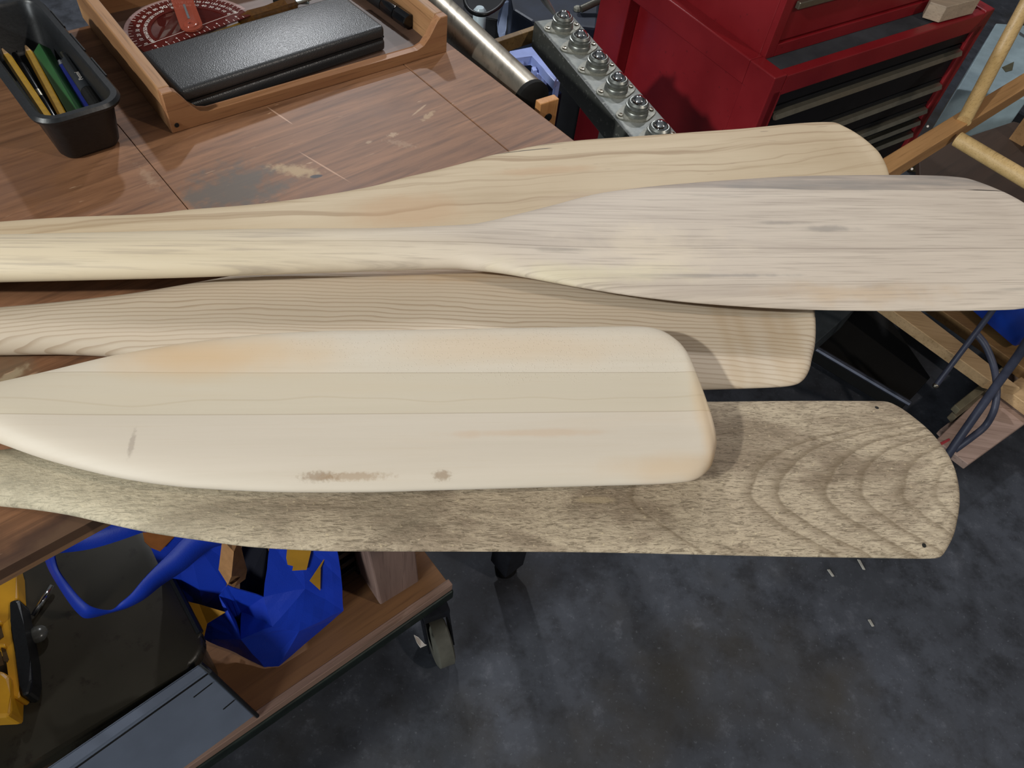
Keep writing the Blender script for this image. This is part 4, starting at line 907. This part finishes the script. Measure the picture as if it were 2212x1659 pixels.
# ---- grey sloping toolbox in front of the tote
gz0 = DZ + .002; gz1 = .30
tb = thing('grey_toolbox', 'blue grey plastic box with a scored lid line at the front of the dolly', 'toolbox', P(430, 1560, DZ))
A0 = P(62, 1684, gz1); A1 = P(432, 1432, gz1); A2 = P(452, 1449, gz1 - .004); B0 = P(100, 1700, gz1 - .004)
G1 = P(555, 1545, gz0); G0 = P(250, 1770, gz0)
M_GB = plain('blue_grey_plastic', '666e7d', .5, 0, .35, .12, 12)
bm = NB()
V = [bm.verts.new(p) for p in (A0, A1, A2, B0, G1, G0)]
back = [bm.verts.new(Vector((p.x, p.y, gz0))) for p in (A0, A1)]
for f in ((0, 1, 2, 3), (3, 2, 4, 5), (1, 6 + 1, 4, 2), (0, 3, 5, 6), (6, 5, 4, 7), (0, 6, 7, 1)):
    bm.faces.new([(V + back)[i] for i in f])
bmesh.ops.bevel(bm, geom=list(bm.edges), offset=.003, segments=2, affect='EDGES'); obj('box_shell', bm, M_GB, tb, world=True, smooth=True)
n_ = (A2 - B0).cross(G1 - A2).normalized(); n_ = n_ if n_.dot(CAMP - A2) > 0 else -n_
e0_ = B0.lerp(G0, .02); e1_ = A2.lerp(G1, .02)
bm = NB(); tube(bm, [e0_ + n_ * .0006, e1_ + n_ * .0006], .0011, 6); obj('lid_seam', bm, M_RUBBER, tb, world=True)
for pa, pb in (((418, 1506), (458, 1475)), ((482, 1532), (506, 1512))):
    a = PP(*pa, A2, n_); b = PP(*pb, A2, n_); bm = NB(); tube(bm, [a + n_ * .0004, b + n_ * .0004], .0009, 6); obj('scratch', bm, M_RUBBER, tb, world=True)
bm = NB(); tube(bm, [A1 + n_ * .002, A2 + n_ * .002, G1 + n_ * .002], .003, 8); obj('edge_line', bm, M_BLACK, tb, world=True)  # black line along the right edge
# ---- blue tote bag
M_BLUE = G('blue_nonwoven', .55, 0, .35); v = M_BLUE.co(); n = M_BLUE.voro(v, 500); nn = M_BLUE.noise(v, 12, 3)
M_BLUE.col(M_BLUE.mix(nn, H('0c2c9c'), H('113cb8'))); M_BLUE.bump(n, .2, .0005); M_BLUE = M_BLUE.m
M_LOGO = plain('yellow_print', 'a8781f', .6, 0, .3, .1)
bag = thing('tote_bag', 'crumpled blue fabric shopping bag with yellow print on the dolly', 'bag', P(590, 1330, DZ))
pv = {
 'rt': (728, 1180, .40), 'r1': (738, 1250, .30), 'r2': (742, 1317, .22), 'br': (719, 1336, .185), 'bt': (602, 1438, .172), 'bt2': (572, 1440, .172), 'b3': (510, 1408, .18), 'bl': (440, 1378, .20), 'l1': (445, 1346, .23), 'l2': (486, 1322, .27),
 'f0': (521, 1380, .25), 'f1': (590, 1351, .26), 'f2': (523, 1320, .24), 'st': (645, 1362, .23), 'ri': (569, 1288, .30), 'ti': (584, 1170, .41), 'tm': (650, 1170, .41), 's1': (660, 1270, .30), 'lf': (474, 1285, .30), 'lf2': (492, 1263, .33), 'sl': (514, 1345, .205), 'sl2': (516, 1305, .28), 'sl3': (523, 1342, .21)}
bm = NB(); bv = {k: bm.verts.new(P(*p)) for k, p in pv.items()}
for f in (('tm', 'rt', 'r1'), ('tm', 'r1', 's1'), ('s1', 'r1', 'r2'), ('s1', 'r2', 'st'), ('st', 'r2', 'br'), ('st', 'br', 'bt'), ('st', 'bt', 'bt2'), ('st', 'bt2', 'f0'), ('f0', 'bt2', 'b3'), ('f0', 'b3', 'bl'), ('f0', 'bl', 'l1'),
          ('ti', 'tm', 's1'), ('ti', 's1', 'ri'), ('ri', 's1', 'f1'), ('s1', 'st', 'f1'), ('f1', 'st', 'f0'), ('f2', 'ri', 'f1'), ('lf2', 'ri', 'f2'), ('lf2', 'f2', 'sl3'), ('lf2', 'sl3', 'sl'), ('f2', 'f1', 'f0'), ('l1', 'l2', 'f0'), ('l2', 'lf', 'f0'), ('lf', 'lf2', 'sl'), ('lf', 'sl', 'f0'), ('sl', 'sl3', 'f0'), ('sl3', 'f2', 'f0')):
    bm.faces.new([bv[k] for k in f])
bmesh.ops.subdivide_edges(bm, edges=bm.edges, cuts=3, use_grid_fill=True)
for v_ in bm.verts: v_.co += Vector((random.uniform(-1, 1), random.uniform(-1, 1), random.uniform(-1, 1))) * .0007
o = obj('bag_front', bm, M_BLUE, bag, world=True); md = o.modifiers.new('thick', 'SOLIDIFY'); md.thickness = .0015
bm = NB(); pl_ = [P(300, 1128, .46), P(400, 1140, .46), P(500, 1165, .45), P(496, 1215, .36), P(488, 1265, .30), P(500, 1335, .22), P(440, 1315, .22), P(370, 1280, .24), P(350, 1250, .26), P(345, 1200, .34)]
prism(bm, pl_, (0, 0, -.002)); obj('bag_back', bm, M_BLUE, bag, world=True)
bm = NB(); prism(bm, [P(374, 1292, .275), P(430, 1305, .275), P(486, 1322, .29), P(447, 1346, .26), P(440, 1376, .245), P(425, 1368, .245), P(397, 1335, .26)], (0, 0, -.002)); obj('yellow_print', bm, M_LOGO, bag, world=True)
def onbag(pts, tri):
    a, b, c_ = (P(*pv[k]) for k in tri); nn_ = (b - a).cross(c_ - a).normalized(); nn_ = nn_ if nn_.dot(CAMP - a) > 0 else -nn_
    bm = NB(); prism(bm, [PP(x, y, a, nn_) + nn_ * .003 for x, y in pts], nn_ * .0006); obj('yellow_print', bm, M_LOGO, bag, world=True)
onbag([(621, 1180), (674, 1180), (663, 1226), (632, 1228), (634, 1218), (622, 1215), (619, 1200)], ('ti', 'tm', 's1'))
onbag([(712, 1192), (698, 1205), (668, 1250), (691, 1271), (692, 1222), (700, 1204)], ('tm', 'r1', 's1'))
def ribbon(name, o_, i_, parent=bag, mat=M_BLUE):
    a = cr([P(*p) for p in o_], 5); b = cr([P(*p) for p in i_], 5); n = min(len(a), len(b)); bm = NB()
    va = [bm.verts.new(p) for p in a[:n]]; vb = [bm.verts.new(p) for p in b[:n]]
    for k in range(n - 1): bm.faces.new((va[k], va[k + 1], vb[k + 1], vb[k]))
    o = obj(name, bm, mat, parent, world=True, smooth='all'); md = o.modifiers.new('thick', 'SOLIDIFY'); md.thickness = .0016; return o
ribbon('strap', [(88, 1160, .43), (94, 1200, .42), (108, 1237, .41), (140, 1289, .39), (167, 1324, .372), (190, 1336, .365), (244, 1323, .362), (279, 1312, .362), (314, 1293, .37), (349, 1265, .38), (401, 1230, .40), (453, 1187, .42), (492, 1176, .43)],
       [(110, 1150, .45), (115, 1190, .44), (124, 1230, .43), (150, 1268, .41), (174, 1296, .40), (200, 1314, .39), (240, 1320, .372), (262, 1302, .375), (284, 1284, .39), (318, 1244, .41), (366, 1195, .43), (401, 1160, .45), (430, 1148, .46)])
ribbon('strap', [(104, 1195, .44), (181, 1188, .44), (241, 1173, .45), (314, 1147, .46)], [(110, 1170, .46), (170, 1140, .46), (222, 1122, .47), (300, 1110, .48)])
for (x0_, y0_), (x1_, y1_) in (((300, 1150), (330, 1128)), ((335, 1165), (382, 1148))):
    pass
bm = NB(); prism(bm, [P(308, 1150, .44), P(384, 1150, .44), P(345, 1190, .40), P(325, 1182, .40), P(312, 1170, .42)], (0, 0, -.002)); obj('yellow_print', bm, plain('orange_print', '8a4f1c', .6), bag, world=True)
# shade inside the bag painted as a dark sheet, and the paper bag
bm = NB(); prism(bm, [P(520, 1175, .34), P(578, 1175, .36), P(566, 1285, .275), P(540, 1310, .26), P(515, 1290, .27)], (0, 0, -.03), .004)
tag(obj('bag_inner_shade', bm, plain('inner_shade', '12121c', .8, 0, .2, .3, 20)), 'dark sheet painting the shade inside the blue bag', 'shade sheet')
kp = thing('paper_bag', 'folded brown paper bag poking out of the blue bag', 'paper bag', P(500, 1230, .33))
M_KRAFT = plain('kraft_paper', 'ab7c50', .75, 0, .2, .18, 60, .2)
kv = {'a': (480, 1165, .44), 'b': (517, 1165, .44), 'c': (526, 1202, .41), 'd': (534, 1231, .37), 'e': (530, 1251, .35), 'f': (506, 1269, .36), 'g': (492, 1263, .375), 'h': (472, 1231, .39), 'i': (502, 1225, .42), 'j': (505, 1192, .44), 'k': (500, 1245, .40), 'm': (518, 1244, .375)}
bm = NB(); kk = {k: bm.verts.new(P(*p)) for k, p in kv.items()}
for f in (('a', 'j', 'h'), ('a', 'b', 'j'), ('b', 'c', 'j'), ('j', 'c', 'i'), ('j', 'i', 'h'), ('c', 'd', 'i'), ('i', 'd', 'm'), ('i', 'm', 'k'), ('h', 'i', 'k'), ('h', 'k', 'g'), ('g', 'k', 'm'), ('g', 'm', 'f'), ('m', 'd', 'e'), ('m', 'e', 'f')): bm.faces.new([kk[x] for x in f])
o = obj('bag_body', bm, M_KRAFT, kp, world=True); md = o.modifiers.new('thick', 'SOLIDIFY'); md.thickness = .001
bm = NB(); prism(bm, [P(494, 1260, .376), P(506, 1252, .376), P(519, 1247, .374), P(512, 1255, .376), P(500, 1263, .378)], (0, 0, .0015)); obj('mouth_shade', bm, plain('kraft_shade', '4a2d16', .8), kp, world=True)  # dark strip paints the shade in the paper bag's opening
# ---- yellow clamp with black pad, at the far left
yt = thing('yellow_clamp', 'yellow plastic clamp with ribbed body and black pad at the left edge', 'clamp', P(10, 1400, TZ))
M_YP = plain('clamp_yellow', 'c08a1c', .42, 0, .45, .1, 30, .05); M_YS = plain('clamp_recess_shade', '4a3410', .7)
yz = .320
body = [(-60, 1195), (26, 1195), (34, 1235), (39, 1295), (26, 1300), (18, 1305), (24, 1360), (36, 1430), (42, 1480), (45, 1500), (44, 1506), (36, 1512), (24, 1506), (22, 1490), (20, 1430), (12, 1400), (-60, 1400)]
bm = NB(); prism(bm, [P(x, y, yz) for x, y in body], (0, 0, -.03), .003, 2); obj('clamp_body', bm, M_YP, yt, world=True)
bm = NB(); prism(bm, [P(x, y, yz + .012) for x, y in [(-60, 1440), (6, 1450), (20, 1462), (22, 1500), (24, 1540), (18, 1548), (-60, 1552)]], (0, 0, -.04), .004, 2); obj('clamp_jaw', bm, M_YP, yt, world=True)
for c_ in ([(-4, 1350), (2, 1352), (8, 1375), (-4, 1384)], [(2, 1398), (12, 1402), (19, 1424), (16, 1430), (8, 1428)], [(-4, 1405), (2, 1408), (8, 1436), (-4, 1440)]):
    bm = NB(); prism(bm, [P(x, y, yz + .0008) for x, y in c_], (0, 0, -.001)); obj('recess_shade', bm, M_YS, yt, world=True)  # shade of the cutouts painted as dark patches on the body
for c_ in ([(-60, 1340), (2, 1340), (4, 1345), (-60, 1347)], [(-60, 1388), (10, 1390), (12, 1396), (-60, 1395)]):
    bm = NB(); prism(bm, [P(x, y, yz + .006) for x, y in c_], (0, 0, -.008), .001); obj('rib', bm, M_YP, yt, world=True)
bm = NB(); prism(bm, [P(x, y, yz + .006) for x, y in [(18, 1302), (24, 1296), (38, 1293), (44, 1298), (52, 1350), (64, 1420), (70, 1470), (62, 1500), (46, 1506), (42, 1480), (32, 1400), (22, 1340)]], (0, 0, -.035), .004, 2); obj('rubber_pad', bm, M_BLACK, yt, world=True)
# ---- chrome bail handle
ch = thing('chrome_handle', 'short chrome rod catching the light beside the yellow clamp', 'handle', P(90, 1320, TZ))
bm = NB(); tube(bm, [P(112, 1264, .298), P(72, 1330, .293)], [.0035, .0035], 14); obj('rod', bm, M_CHROME, ch, world=True, smooth='all')
bm = NB(); ball(bm, P(82, 1370, TZ + .012), .012, 16, 10, (1, 1, .7)); obj('knob', bm, plain('smoked_knob', '4a4a46', .25), ch, world=True, smooth='all')

# ---- wood chips on the floor
M_CHIP = plain('pale_chip', '8f8b84', .7)
for (cx_, cy_, ang, ln_), lb in (((1794, 1238, -.9, .016), 'pale wood chip on the floor, nearest the frontmost paddle tip at left of a pair'), ((1860, 1220, -1.1, .022), 'long pale wood sliver on the floor just below the frontmost paddle tip'), ((1881, 1346, -1.0, .014), 'small lone pale wood chip on the open floor at the lower right')):
    c_ = P(cx_, cy_, .0005); bm = NB(); prism(bm, [c_ + Vector((math.cos(ang) * a - math.sin(ang) * b, math.sin(ang) * a + math.cos(ang) * b, 0)) for a, b in ((-ln_ * .55, -.002), (ln_ * .45, -.0035), (ln_ * .55, .001), (-ln_ * .4, .003))], (0, 0, .003), .0006, 1)
    tag(obj('wood_chip', bm, M_CHIP), lb, 'wood chip', 'wood chips on the floor')
